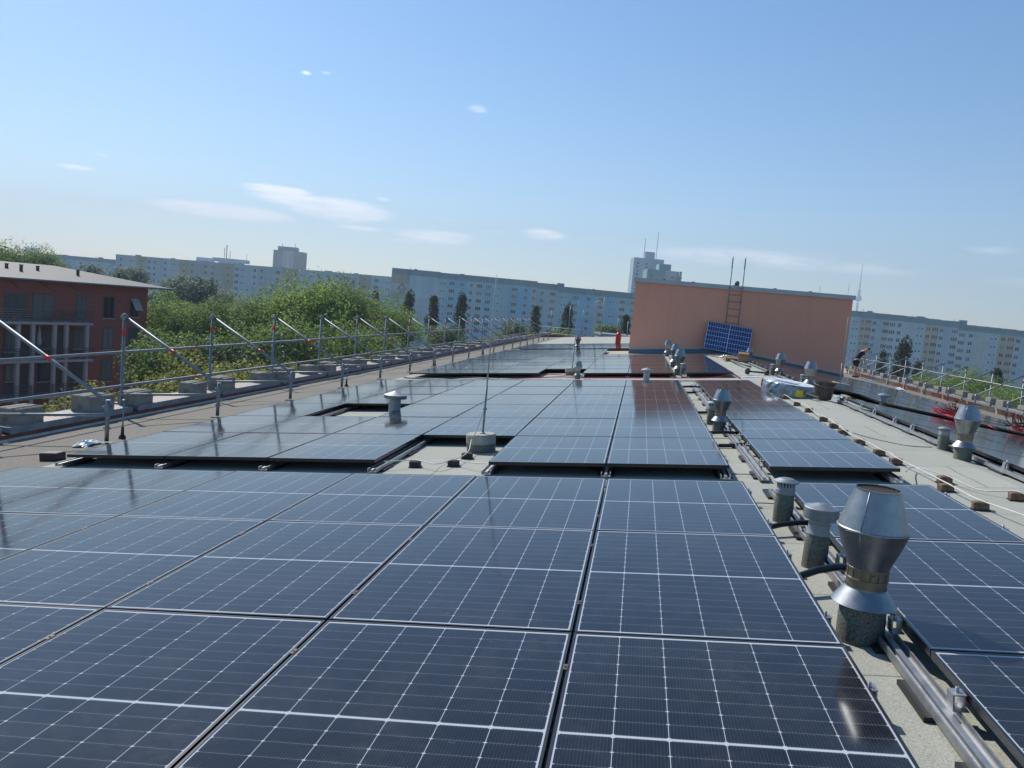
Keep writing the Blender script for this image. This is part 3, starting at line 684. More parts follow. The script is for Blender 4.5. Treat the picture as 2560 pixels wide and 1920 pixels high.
# bucket
q=onR(2060,1000); bk=thing('bucket','old black mortar bucket standing right of the wrapped bundle','bucket',(q.x,q.y+.1,q.z))
m=MB(); m.lathe([(0,0.005),(.135,0.005),(.14,.01),(.185,.30),(.20,.305),(.20,.32),(.188,.325),(.178,.32),(.13,.04),(0,.04)],36); m.build('pail','steel_dark',bk)
m=MB(); m.tube([(.195*math.cos(g),.195*math.sin(g)*1.0-.0,.30-.06*math.sin(PI*i/12)) for i,g in enumerate([PI+PI*k/12 for k in range(13)])],.005,6); m.build('handle','galvanised',bk)
# gas bottle
q=onL(1557,862); q.y-=.1
gb=thing('gas_bottle','red gas bottle standing left of the orange wall corner','gas bottle',(q.x-.25,q.y-1.2,roofz(q.x)))
m=MB(); m.lathe([(0,0),(.12,0),(.15,.03),(.15,.56),(.13,.63),(.06,.69),(.05,.72)],28); m.build('tank','gas_red',gb)
m=MB(); m.lathe([(.07,.69),(.07,.80),(.062,.80),(.062,.70)],20); m.build('collar','gas_red',gb); m=MB(); m.tube([(0,0,.7),(0,0,.77),(.05,0,.77)],.018,8); m.build('valve','steel_dark',gb)
# right slope odds and ends near the drum
q=onR(2078,998); cable('black_pipe',[onR(1990,968,.03),onR(2030,983,.03),onR(2052,991,.03)],.022,'cable_black','black hose lying on the ridge left of the bucket','hose')
cable('black_pipe',[onR(1990,975,.03),onR(2030,989,.03),onR(2048,995,.03)],.018,'bitumen_dark','dark hose lying parallel in front of the black hose','hose')
tag(MB().bevbox(-.05,.05,-.03,.5,0,.06,.01).build('timber_block','wood'),'short timber offcut beside the right drum','timber').location=onR(2122,999,.01)
for i,(x,y) in enumerate(((2130,1002),(2104,1004))):
    brick(onR(x,y),.3+i,('dark block right of the right slope drum','dark block in front of the right slope drum')[i],'small blocks by the right drum','bitumen_dark')
crumple(onR(2102,997),(.3,.16,.07),'film_white','white rag before the right slope drum','rag',seed=9,name='rag')
# red cable coil and hoops on the right panels
def coil(base,label,nred,nblk,seed,red='cable_red'):
    rnd=random.Random(seed); o=thing('cable_coil',label,'cable coil',base,ER)
    for mat,nm,n_,r0,zz in ((red,'red_cable',nred,.22,.012),('cable_black','black_cable',nblk,.17,.06)):
        if not n_: continue
        m=MB()
        for k in range(n_):
            R_=rnd.uniform(.45,.95)*r0; cx,cy=rnd.gauss(0,.10),rnd.gauss(0,.14); tl=rnd.uniform(-.25,.25); tz=rnd.uniform(-.2,.2); h=rnd.uniform(.0,.14)*math.exp(-(cx*cx+cy*cy)/.03)
            if nm=='black_cable' and k%3==0: tl=rnd.uniform(.6,1.4)
            pts=[]
            for i in range(22):
                g=2*PI*i/22; v=Vector((R_*math.cos(g),R_*math.sin(g)*rnd.uniform(.93,1.03),0)); v.rotate(Euler((tz,tl,0))); pts.append(v+Vector((cx,cy,zz+h+abs(math.sin(tl))*R_)))
            m.tube(pts,.0075,6,closed=True)
        m.build(nm,mat,o)
    return o
q=onR(2385,1045,H+.01); coil(q,'tangled red and black cable coil on the right slope panels',46,12,3)
q=onR(2556,1083,H+.01); coil(q,'black cable heap with some red at the right picture edge',12,34,5)
cable('red_cable',[onR(2470,1063,.15),onR(2482,1069,.15),onR(2490,1072,.12)],.01,'cable_red','loose red cable end behind the right slope chimney','cable')
# ------------------------------------------------------------------ edge scaffolds
def post_tube(a,b_,r=.024): return MB().tube([a,b_],r,10)
def coupler(parent,p,s=.045):
    m=MB(); m.bevbox(p[0]-s*.8,p[0]+s*.8,p[1]-s*.8,p[1]+s*.8,p[2]-s,p[2]+s,.01); m.tube([(p[0]-s*1.6,p[1],p[2]),(p[0]+s*1.6,p[1],p[2])],.014,6); m.build('coupler','galvanised',parent)
HO=1.55; R_T=.024
def sbay(xin,xout,v,zroof,ztop,label,group,sgn,tape,skipin=False):
    o=thing('edge_guard_brace',label,'scaffold brace',(xin,v,zroof),(0,0,0),group)
    X=xout-xin; Zt=ztop-zroof
    post_tube((X,0,-2.2),(X,0,Zt),R_T*1.05).build('outer_post','galvanised',o)
    post_tube((X+sgn*.02,0.03,Zt-.07),(sgn*.05,.03,.48),R_T).build('brace','galvanised',o)
    post_tube((X,-.03,Zt-1.32),(0.0,-.03,Zt-1.30+.16),R_T*.85).build('cross_tube','galvanised',o)
    post_tube((0,0,0.03),(0,0,.56),R_T*1.15).build('inner_post','galvanised',o)
    m=MB(); m.bevbox(-.075,.075,-.075,.075,0,.012,.003); m.build('base_plate','rubber',o)
    coupler(o,(0,0,.46)); coupler(o,(0,0,.20),.03); coupler(o,(X,0,Zt-.06))
    if tape:
        t0=random.uniform(.42,.6); a=Vector((X+sgn*.02,.03,Zt-.07)); b_=Vector((sgn*.05,.03,.48)); MB().tube([a.lerp(b_,t0),a.lerp(b_,t0+.05)],R_T+.003,10).build('tape','tape_red',o)
        MB().tube([(X,0,Zt-.35),(X,0,Zt-.25)],R_T*1.05+.003,10).build('tape','tape_red',o)
    return o
XI,XO=-6.36,-8.06
LV=[2.95+2.7*i for i in range(20)]
for i,v in enumerate(LV):
    sbay(XI,XO,v,roofz(XI),.72,'galvanised brace frame of the left edge scaffold, %s from the camera'%ORD[i],'edge guard braces of the left edge scaffold',1,i%2==0 or i<5)
RV=[23.9+2.75*i for i in range(11)]
XI2,XO2=13.0,14.6
for i,v in enumerate(RV):
    sbay(XI2,XO2,v,roofz(XI2),.60,'brace frame of the right edge scaffold, %s counted from the camera'%ORD[i],'edge guard braces of the right edge scaffold',-1,i%2==0)
def grail(x,z,v0,v1,label,bay=2.7,start=0.,taped=True):
    o=thing('guard_rail',label,'guard rail',(x,v0,z)); m=MB(); m.tube([(0,0,0),(0,v1-v0,0)],R_T,10); m.build('tube','galvanised',o)
    if taped:
        for k in (2.2,6.1,12.4): 
            if k<v1-v0: MB().tube([(0,k,0),(0,k+.08,0)],R_T+.003,10).build('tape','tape_red',o)
    return o
grail(XO+.055,.10,-2.,56.5,'upper guard rail of the left edge scaffold')
grail(XO+.055,-.45,-2.,56.5,'lower guard rail of the left edge scaffold')
grail(XO2-.055,.04,22.,52.,'upper guard rail of the right edge scaffold')
def deck(x0,x1,v0,v1,z,label,group):
    o=thing('scaffold_deck',label,'scaffold deck',((x0+x1)/2,v0,z),(0,0,0),group); w_=(x1-x0)/2; L_=v1-v0
    m=MB(); m.box(-w_+.012,w_-.012,.01,L_-.01,-.012,0); m.build('perforated_top','deck_holes',o)
    m=MB(); m.box(-w_,-w_+.011,0,L_,-.085,.004); m.box(w_-.011,w_,0,L_,-.085,.004); m.box(-w_+.0115,w_-.0115,0,.009,-.07,.002); m.box(-w_+.0115,w_-.0115,L_-.009,L_,-.07,.002); m.build('side_beam','deck_steel',o)
    return o
def blockmesh():
    m=MB(); x,y,z=.165,.30,.225
    m.bevbox(-x,x,-y,y,0,z,.012)
    for k in range(5):
        yy=-.23+k*.115
        for xx in (-.06,.06): m.box(xx-.03,xx+.03,yy-.03,yy+.03,z+.0005,z+.002,1)
    m.box(-.05,.05,-y-.002,-y+.0005,.03,.10,1)
    return m.mesh('concrete_block',['block_concrete','concrete_dark'])
BLK=blockmesh()
DX0,DX1=-8.27,-7.79; DZ=-.765
def blocks(xc,spots,z,lab,group):
    for i,v in enumerate(spots):
        o=link('concrete_block',BLK); o.location=(xc+random.uniform(-.04,.04),v,z+.002); o.rotation_euler=(0,0,random.uniform(-.12,.12)); s=random.uniform(.9,1.08); o.scale=(s,s*random.uniform(.85,1.05),s)
        tag(o,'hollow grey concrete block weighting the %s scaffold deck, %s from the camera'%(lab,ORD[i] if i<25 else 'number %d'%(i+1)),'concrete block',group)
for i in range(19):
    v0=LV[0]+2.7*i+.07; deck(DX0,DX1,v0,v0+2.56,DZ,'perforated steel scaffold deck along the left eave, %s from the camera'%ORD[i],'steel decks of the left edge scaffold')
sp=[3.6,4.4,5.35]+[]
for i in range(1,19):
    sp.append(LV[i]-.62+random.uniform(-.1,.1)); sp.append(LV[i]+.40+random.uniform(-.12,.12))
blocks(-8.02,[5.02,6.15]+[s_ for s_ in sp if s_>7],DZ,'left','concrete blocks on the left scaffold decks')
for i in range(10):
    v0=RV[0]+2.75*i+.07; deck(13.55,14.0,v0,v0+2.6,-.68,'steel scaffold deck along the right eave, %s from the camera'%ORD[i],'steel decks of the right edge scaffold')
sp=[]
for i in range(0,11): sp+= [RV[i]-.6+random.uniform(-.15,.15),RV[i]+.45+random.uniform(-.15,.15)]
blocks(13.78,sp,-.68,'right','concrete blocks on the right scaffold decks')
# thin rods with black feet by the left scaffold
for i,v in enumerate((6.05,14.2,22.3,30.5,44.)):
    X=-6.42; Z=roofz(X); h=.50
    o=thing('lightning_rod','short lightning rod with black foot beside the left scaffold, %s from the camera'%ORD[i],'lightning rod',(X,v,Z),(0,0,0),'short lightning rods by the left scaffold')
    m=MB(); m.tube([(0,0,.05),(0,0,h)],.010,8); m.build('rod','galvanised',o); m=MB(); m.lathe([(.045,0),(.045,.03),(.022,.06),(.018,.16),(0,.16)],14); m.build('foot','rubber',o)
    m=MB(); m.lathe([(0,h-.01),(.02,h-.005),(.02,h+.02),(0,h+.03)],10); m.build('tip','galvanised',o)
# bag by the first left post
crumple(onL(218,1114),(.2,.36,.09),'film_white','crumpled clear plastic bag with red print beside the first left post','plastic bag',seed=4,name='plastic_bag')
q=onL(132,1150); boxobj('rubber_block',(q.x,q.y,q.z),EL,(.22,.16,.09),'rubber','black rubber block left of the middle array corner','block')
# end scaffold at the far gable
def esc(x,v,h,label):
    o=thing('scaffold_standard',label,'scaffold post',(x,v,-1.3),(0,0,0),'scaffold posts beyond the far gable')
    post_tube((0,0,0),(0,0,h),.03).build('tube','galvanised',o); coupler(o,(0,0,1.2)); coupler(o,(0,0,.7)); return o
for i,(x,h) in enumerate(((-7.2,2.6),(-5.7,3.1),(-4.6,2.9),(-3.7,3.1),(-3.0,4.1),(-1.7,2.5),(-.9,2.3),(1.0,2.3))):
    esc(x,62.6,h,'far gable scaffold post, %s from the left end'%ORD[i])
for i,z in enumerate((-.55,-.05)):
    o=thing('end_guard_rail',('lower','upper')[i]+' cross rail of the far gable scaffold','guard rail',(-8.1,62.5,z),(0,0,0)); MB().tube([(0,0,0),(9.8,0,0)],R_T,8).build('tube','galvanised',o)
lp=thing('curved_vent_pipe','grey pipe with curved top at the far gable','pipe',(-3.6,61.,-.6)); m=MB(); m.tube([(0,0,0),(0,0,2.6),(.05,0,2.9),(.3,0,3.05),(.55,0,2.9)],.05,8); m.build('pipe','zinc_dull',lp)
# ------------------------------------------------------------------ litter and boards on the right eave
for i,(x,y,d,mt,l) in enumerate(((2180,952,(.8,1.8,.05),'film_silver','grey film lying on the right eave near the worker'),(2150,938,(.9,1.2,.14),'film_white','crumpled white film by the worker on the right eave'),
      (2250,968,(.7,1.6,.05),'film_silver','grey film patch on the right eave before the scaffold'),(2250,976,(.4,.6,.14),'film_white','small white bag on the right eave'))):
    crumple(onR(x,y),d,mt,l,'plastic sheet',seed=20+i)
# ------------------------------------------------------------------ worker
def skinobj(name,verts,edges,radii,mat,parent,sub=2):
    me=bpy.data.meshes.new(name); me.from_pydata([tuple(v) for v in verts],edges,[]); me.materials.append(MATS[mat]); o=link(name,me,parent)
    md=o.modifiers.new('Skin','SKIN'); sv=me.skin_vertices[0].data
    for i,r_ in enumerate(radii): sv[i].radius=(r_,r_) if not isinstance(r_,tuple) else r_
    sv[0].use_root=True; md.use_smooth_shade=True
    s_=o.modifiers.new('Subsurf','SUBSURF'); s_.levels=1; s_.render_levels=sub; return o
PX,PY=11.6,41.5
pr=thing('person','worker in dark t-shirt and shorts bending over the right scaffold rail','person',(PX,PY,roofz(PX)),(0,0,0))
V=[];E_=[];Rr_=[]
def vtx(p,r_,par=None):
    V.append(p);Rr_.append(r_)
    if par is not None: E_.append((par,len(V)-1))
    return len(V)-1
pel=vtx((0,0,.92),(.15,.12)); bel=vtx((.06,0,1.08),(.14,.11),pel); che=vtx((.20,0,1.30),(.17,.125),bel); shl=vtx((.30,0,1.42),(.12,.10),che); nk=vtx((.38,0,1.47),.058,shl); hd=vtx((.46,0,1.51),.085,nk); hd2=vtx((.55,0,1.53),.095,hd); hd3=vtx((.60,0,1.50),.06,hd2)
for sy in (-1,1):
    hp=vtx((0.0,sy*.10,.86),.098,pel); kn=vtx((.05+sy*.06,sy*.12,.50),.062,hp); cf=vtx((.01+sy*.06,sy*.12,.34),.056,kn); an=vtx((-.02+sy*.07,sy*.12,.09),.038,cf); ft=vtx((.05+sy*.07,sy*.13,.04),.040,an); te=vtx((.17+sy*.07,sy*.14,.03),.032,ft)
    sh=vtx((.27,sy*.19,1.38),.058,shl); el=vtx((.24+(.1 if sy<0 else 0),sy*.25,1.10),.042,sh); wr=vtx((.34+(.06 if sy<0 else 0),sy*.20,.87),.028,el); pa=vtx((.38+(.06 if sy<0 else 0),sy*.19,.80),.034,wr)
    for k,(dx,dy,L_) in enumerate(((.035,.0,.075),(.018,.01,.085),(.0,.012,.08),(-.018,.01,.065))):
        q_=V[pa]; f1=vtx((q_[0]+dx,q_[1]+sy*dy,q_[2]-.045),.0095,pa); f2_=vtx((q_[0]+dx*1.1+.008,q_[1]+sy*dy,q_[2]-.045-L_*.5),.008,f1); vtx((q_[0]+dx+.02,q_[1],q_[2]-.04-L_*.85),.007,f2_)
    th=vtx((V[wr][0]+.045,V[wr][1]-sy*.02,V[wr][2]-.045),.010,pa); vtx((V[wr][0]+.07,V[wr][1]-sy*.025,V[wr][2]-.09),.008,th)
skinobj('body',V,E_,Rr_,'skin',pr)
# shirt and shorts as loose shells over the body
V2=[(-.01,0,.90),(.06,0,1.10),(.20,0,1.30),(.30,0,1.41)]; skinobj('shirt',V2+[(.27,-.19,1.38),(.30,-.235,1.22),(.27,.19,1.38),(.25,.235,1.22)],[(0,1),(1,2),(2,3),(3,4),(4,5),(3,6),(6,7)],[(.175,.14),(.165,.135),(.19,.15),(.14,.12),.078,.066,.078,.066],'cloth_navy',pr)
skinobj('shorts',[(0,0,.93),(0,-.10,.84),(.02,-.12,.56),(0,.10,.84),(.03,.12,.56)],[(0,1),(1,2),(0,3),(3,4)],[(.165,.14),.12,.10,.12,.10],'cloth_navy',pr)
m=MB(); T=Matrix.Translation((.545,0,1.56))@Matrix.Rotation(.5,4,'Y')
vs=[];n=16
for j in range(7):
    a=PI/2*j/6*1.15
    for i in range(n): g=2*PI*i/n; vs.append(T@Vector((.112*math.cos(a)*math.cos(g),.098*math.cos(a)*math.sin(g),.10*math.sin(a)-.01)))
m.add(vs,[(j*n+i,j*n+(i+1)%n,(j+1)*n+(i+1)%n,(j+1)*n+i) for j in range(6) for i in range(n)],0,True); m.build('hair','hair_brown',pr)
for sy in (-1,1): MB().bevbox(-.06+sy*.07,.19+sy*.07,sy*.13-.05,sy*.13+.05,0.0,.09,.02).build('shoe','steel_dark',pr)
# fix mirrored: worker faces the rail on the right
# ------------------------------------------------------------------ apartment slabs
def winmesh(w_,h,kind):
    m=MB(); f=.07; d=.10
    m.box(-w_/2+f,w_/2-f,-.02,-.012,f,h-f,1)
    m.box(-w_/2,w_/2,-.05,-.003,0,f,0); m.box(-w_/2,w_/2,-.05,-.003,h-f,h,0); m.box(-w_/2,-w_/2+f,-.05,-.003,f,h-f,0); m.box(w_/2-f,w_/2,-.05,-.003,f,h-f,0)
    n=kind
    for k in range(1,n): x=-w_/2+w_*k/n; m.box(x-.04,x+.04,-.045,-.021,f,h-f,0)
    return m.mesh('window',['window_frame_white','window_glass'])
WM={'big':winmesh(2.1,1.45,3),'mid':winmesh(1.3,1.4,2),'small':winmesh(.75,.7,1),'door':winmesh(1.0,1.9,1)}
def frame_of(P0,P1):
    d=(P1-P0); d.z=0; L_=d.length; ang=math.atan2(d.y,d.x); return L_,ang
def slab(name,label,P0,P1,ztop,segs,depth=12.,floors=11,fh=2.8,attic=True,group=None,roofbits=True,maxw=100,ext0=0.,ext1=0.):
    """facade from P0 to P1 (left to right seen from the camera); segs = [(fraction,mat,layout,dz)]"""
    L_,ang=frame_of(P0,P1); g_=-19.
    o=thing(name,label,'apartment building',(P0.x,P0.y,g_),(0,0,ang),group); x=0.; Ht=ztop-g_
    tot=sum(s_[0] for s_ in segs); wins=[]
    byMat={}
    for (fr_,mat,lay,dz,*off) in segs:
        w_=L_*fr_/tot; yo=off[0] if off else 0.; top=Ht+dz
        mb=byMat.setdefault(mat,MB()); mb.box(x,x+w_-.004,yo,depth,0,top-(2.2 if attic else 0))
        if attic: byMat.setdefault('slab_attic',MB()).box(x,x+w_-.004,yo+.04,depth-.05,top-2.2+.003,top)
        n=len(lay); 
        if n:
            for k in range(int((Ht-(2.4 if attic else .8))/fh)):
                zb=top-(2.4 if attic else .8)-(k+1)*fh+.75
                if zb<1: continue
                for j,ch in enumerate(lay):
                    if ch=='.': continue
                    xc=x+w_*(j+.5)/n
                    if ch=='s': wins.append((xc-.6,zb+.1,yo,'small')); wins.append((xc+.6,zb+.1,yo,'small'))
                    else: wins.append((xc,zb,yo,{'b':'big','m':'mid','d':'door'}[ch]))
        x+=w_
    for mat,mb in byMat.items(): mb.build('wall',mat,o)
    random.shuffle(wins)
    vis=[w for w in wins]
    vis.sort(key=lambda w:(-w[1]+random.uniform(-2,2)))
    solo=vis[:maxw]; rest=vis[maxw:]
    for (xx,zz,yo,k) in solo:
        c=link('window',WM[k],o); c.location=(xx,yo,zz)
    if rest:
        me_v=MB()
        for (xx,zz,yo,k) in rest:
            src=WM[k]; vs=[(v.co.x+xx,v.co.y+yo,v.co.z+zz) for v in src.vertices]; off_=len(me_v.v)
            me_v.v+=vs
            for p_ in src.polygons: me_v.f.append(tuple(i+off_ for i in p_.vertices)); me_v.mi.append(p_.material_index); me_v.sm.append(False)
        r_=me_v.build('windows',['window_frame_white','window_glass'],o); r_['kind']='stuff'
    if roofbits:
        m=MB(); k=8.
        while k<L_-6:
            dzz=0.; acc_=0.
            for sg in segs:
                acc_+=L_*sg[0]/tot
                if k<acc_: dzz=sg[3]; break
            m.box(k,k+random.choice((.8,1.6,2.6)),depth*.3,depth*.3+2,Ht+dzz-2,Ht+dzz+random.uniform(.3,.7)); m.tube([(k-1.5,depth*.3,Ht+dzz-1),(k-1.5,depth*.3,Ht+dzz+random.uniform(.5,1.2))],.09,5); k+=random.uniform(12,24)
        m.build('roof_vents','slab_attic',o)
    return o
GA='prefab apartment slabs across the skyline'
# centre slab
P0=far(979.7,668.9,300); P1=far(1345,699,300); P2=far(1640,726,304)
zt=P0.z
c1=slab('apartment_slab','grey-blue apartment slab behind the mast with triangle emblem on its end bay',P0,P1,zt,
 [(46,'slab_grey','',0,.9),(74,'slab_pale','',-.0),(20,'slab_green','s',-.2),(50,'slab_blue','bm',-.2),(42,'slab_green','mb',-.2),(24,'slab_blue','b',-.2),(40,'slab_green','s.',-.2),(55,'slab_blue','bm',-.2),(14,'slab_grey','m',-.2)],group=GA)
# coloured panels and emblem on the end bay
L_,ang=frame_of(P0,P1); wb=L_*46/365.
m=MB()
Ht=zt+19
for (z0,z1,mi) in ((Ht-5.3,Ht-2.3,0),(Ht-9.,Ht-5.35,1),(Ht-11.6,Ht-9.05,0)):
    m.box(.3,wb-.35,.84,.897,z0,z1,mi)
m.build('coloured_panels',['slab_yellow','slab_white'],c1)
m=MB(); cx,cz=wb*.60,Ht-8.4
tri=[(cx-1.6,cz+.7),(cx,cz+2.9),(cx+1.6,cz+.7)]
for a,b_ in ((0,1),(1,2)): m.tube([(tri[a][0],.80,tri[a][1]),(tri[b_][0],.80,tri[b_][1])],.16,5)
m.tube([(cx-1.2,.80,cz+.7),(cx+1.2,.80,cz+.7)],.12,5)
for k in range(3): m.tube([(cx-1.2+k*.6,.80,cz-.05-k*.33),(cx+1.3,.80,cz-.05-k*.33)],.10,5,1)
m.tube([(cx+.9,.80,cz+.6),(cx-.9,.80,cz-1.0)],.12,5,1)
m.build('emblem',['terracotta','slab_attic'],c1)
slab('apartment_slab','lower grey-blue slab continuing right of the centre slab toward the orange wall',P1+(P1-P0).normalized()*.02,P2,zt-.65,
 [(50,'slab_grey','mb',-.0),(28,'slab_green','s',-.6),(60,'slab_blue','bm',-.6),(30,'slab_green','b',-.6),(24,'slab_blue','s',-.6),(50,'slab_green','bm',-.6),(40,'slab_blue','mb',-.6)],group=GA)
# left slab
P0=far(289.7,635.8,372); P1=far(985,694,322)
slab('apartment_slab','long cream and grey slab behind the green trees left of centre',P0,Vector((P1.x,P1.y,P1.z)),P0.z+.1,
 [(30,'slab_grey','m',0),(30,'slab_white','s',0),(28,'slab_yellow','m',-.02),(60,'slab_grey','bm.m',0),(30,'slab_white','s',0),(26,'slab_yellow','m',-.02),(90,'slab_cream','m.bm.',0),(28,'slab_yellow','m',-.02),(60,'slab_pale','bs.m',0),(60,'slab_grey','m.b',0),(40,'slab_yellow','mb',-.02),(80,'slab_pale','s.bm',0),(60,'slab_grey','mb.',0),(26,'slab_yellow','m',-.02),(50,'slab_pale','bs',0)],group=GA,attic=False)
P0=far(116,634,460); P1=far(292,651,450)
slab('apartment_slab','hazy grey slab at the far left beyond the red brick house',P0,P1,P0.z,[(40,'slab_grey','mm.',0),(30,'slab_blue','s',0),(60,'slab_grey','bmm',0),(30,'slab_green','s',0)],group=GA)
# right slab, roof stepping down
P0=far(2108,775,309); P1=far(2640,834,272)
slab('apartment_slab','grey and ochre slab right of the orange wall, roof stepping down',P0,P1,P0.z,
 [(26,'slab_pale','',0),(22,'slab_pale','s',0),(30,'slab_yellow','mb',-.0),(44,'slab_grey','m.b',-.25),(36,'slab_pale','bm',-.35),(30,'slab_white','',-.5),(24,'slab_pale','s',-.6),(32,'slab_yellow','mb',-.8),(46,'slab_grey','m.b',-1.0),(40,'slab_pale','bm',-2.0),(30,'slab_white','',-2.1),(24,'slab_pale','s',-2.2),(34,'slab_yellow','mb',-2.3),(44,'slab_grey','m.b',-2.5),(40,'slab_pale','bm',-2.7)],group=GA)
# towers
def tower(name,label,x0,x1,ytop,D,mats,ext=(),depth=20,win='mm',base=-19,group='distant towers'):
    P0=far(x0,ytop,D); P1=far(x1,ytop+(x1-x0)*.09,D); zt=(P0.z+P1.z)/2
    L_,ang=frame_of(P0,P1); o=thing(name,label,'tower block',(P0.x,P0.y,base),(0,0,ang),group); x=0
    tot=sum(f for f,_ in mats); nf=int((zt-base)/2.9); cols=[]
    for f,mt in mats:
        w_=L_*f/tot; m=MB(); m.box(x,x+w_-.01,(.8 if mt!=mats[0][1] else 0),depth,0,zt-base); m.build('wall',mt,o); cols.append((x,w_,(.8 if mt!=mats[0][1] else 0))); x+=w_
    n=0
    for (cx,w_,yo) in cols:
        for k in range(min(nf-1,9)):
            if n>=90: break
            nn=max(1,int(w_/6))
            for j in range(nn):
                c=link('window',WM['big'],o); c.location=(cx+w_*(j+.5)/nn,yo,zt-base-3-(k+1)*2.9+.7); n+=1
    for (fx,w_,h,kind) in ext:
        m=MB()
        if kind=='box': m.box(fx*L_,(fx+w_)*L_,3,depth-4,zt-base+.003,zt-base+h); m.build('roof_house',mats[0][1],o)
        else: m.tube([(fx*L_,5,zt-base),(fx*L_,5,zt-base+h)],w_,5); m.build('antenna','rail_dark',o)
    return o
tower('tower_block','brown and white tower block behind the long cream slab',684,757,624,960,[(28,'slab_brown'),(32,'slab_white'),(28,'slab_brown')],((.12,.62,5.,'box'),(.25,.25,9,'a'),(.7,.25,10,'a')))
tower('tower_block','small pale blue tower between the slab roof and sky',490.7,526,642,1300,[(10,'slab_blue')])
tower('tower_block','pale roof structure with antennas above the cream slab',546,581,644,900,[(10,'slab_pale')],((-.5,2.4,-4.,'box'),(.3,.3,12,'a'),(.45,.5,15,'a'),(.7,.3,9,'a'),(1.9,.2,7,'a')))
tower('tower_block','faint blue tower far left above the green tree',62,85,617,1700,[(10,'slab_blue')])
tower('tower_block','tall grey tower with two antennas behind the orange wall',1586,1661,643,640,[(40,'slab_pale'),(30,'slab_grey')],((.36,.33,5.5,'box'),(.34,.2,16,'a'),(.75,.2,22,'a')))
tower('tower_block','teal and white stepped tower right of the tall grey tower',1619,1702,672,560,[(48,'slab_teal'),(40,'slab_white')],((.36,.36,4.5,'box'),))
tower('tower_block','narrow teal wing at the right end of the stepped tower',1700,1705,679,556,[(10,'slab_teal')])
# television tower
P0=far(2145.7,745.9,3900)
tv=thing('television_tower','slender television tower with ball and striped antenna beside the orange wall','television tower',(P0.x,P0.y,-19)); bz=P0.z+19
m=MB(); m.lathe([(13,0),(7.5,60),(5.,bz-20)],20); m.build('shaft','slab_white',tv)
m=MB(); n=24
prof=[(16*math.cos(a),16*math.sin(a)) for a in [(-PI/2+PI*k/14) for k in range(15)]]; m.lathe([(r_+.01,z+bz) for r_,z in prof],28); m.build('sphere','galvanised',tv)
m=MB(); m.lathe([(6.5,bz+15),(7.5,bz+20),(7.5,bz+38),(5,bz+42)],16); m.build('antenna_base','slab_white',tv)
for k in range(8):
    m=MB(); z=bz+42+k*15.5; m.lathe([(3.3-k*.28,z),(3.1-k*.28,z+15.4)],10); m.build('antenna_section','tape_red' if k%2 else 'slab_white',tv)
# low pale building beyond the far gable
P0=far(1505,838,95); P1=far(1585,845,95); L_,ang=frame_of(P0,P1)
lb=thing('low_building','low pale building just beyond the far gable','building',(P0.x,P0.y,-19),(0,0,ang)); m=MB(); m.box(0,L_,0,8,0,P0.z+19); m.build('wall','slab_cream',lb); m=MB(); m.box(-.2,L_+.2,-.2,8.2,P0.z+19.003,P0.z+19.2); m.build('roof_edge','slab_attic',lb)
# ------------------------------------------------------------------ red brick house
A=far(0,809,68.); B=far(366,809,81.5); A.z=B.z=0
d=(A-B).normalized(); Lh=34.
N_=Vector((d.y,-d.x,0))   # check direction: away from camera is into the building
org=B.copy(); ex=-d       # x axis runs toward the right corner
x_ax=(B-A).normalized(); y_ax=Vector((-x_ax.y,x_ax.x,0))
O=B-x_ax*Lh; GZ=-19.
rh=thing('brick_house','red brick apartment house with balconies and low grey metal roof','house',(O.x,O.y,GZ),(0,0,math.atan2(x_ax.y,x_ax.x)))
def fac(x,y,yo=0.):
    """local (s,z) where the view ray through photo pixel meets the facade plane shifted by yo"""
    dr=ray(x,y); o2=O+y_ax*yo; t=(o2-CAM).dot(y_ax)/dr.dot(y_ax); p=CAM+dr*t; return ((p-O).dot(x_ax),p.z-GZ)
eave=fac(372,718)[1]
openings=[]
m=MB()
def q1(x,y): return (x/2.572,560+y/2.572)
wl=[]
for (xa,xb,ya,yb) in ((665,732,462,607),(838,890,470,600),(660,722,665,806),(828,884,665,798),(650,715,868,1008),(820,878,858,998)):
    s0,z1=fac(*q1(xa,ya)); s1,z0=fac(*q1(xb,yb)); wl.append((s0,s1,z0,z1))
bal=[]
for (xa,xb,ya,yb) in ((30,175,440,620),(210,345,445,620),(490,550,455,620),(235,345,690,800),(470,545,680,800),(30,110,690,820),(460,530,890,1010),(235,335,880,1010),(30,110,900,1010)):
    s0,z1=fac(*q1(xa,ya)); s1,z0=fac(*q1(xb,yb)); wl.append((s0,s1,z0,z1))
m.box(0,Lh,0,13,0,eave); m.build('wall','brick_red',rh)
for (s0,s1,z0,z1) in wl:
    w=MB(); w.box(s0,s1,-.03,-.004,z0,z1,0); w.box(s0+.1,s1-.1,-.04,-.031,z0+.1,z1-.1,1); xm=(s0+s1)/2; w.box(xm-.04,xm+.04,-.055,-.041,z0+.1,z1-.1,0)
    w.box(s0-.06,s1+.06,-.1,-.004,z0-.08,z0-.003,2); w.build('window',['rail_dark','window_glass','white_paint'],rh)
s0,z1=fac(*q1(838,478)); s1,z0=fac(*q1(885,540)); w=MB(); T=Matrix.Translation((s0,-.05,z1))@Matrix.Rotation(-.6,4,'X'); w.box(0,s1-s0,-.03,-.02,-1.4,0,T=T); w.build('awning','white_paint',rh)
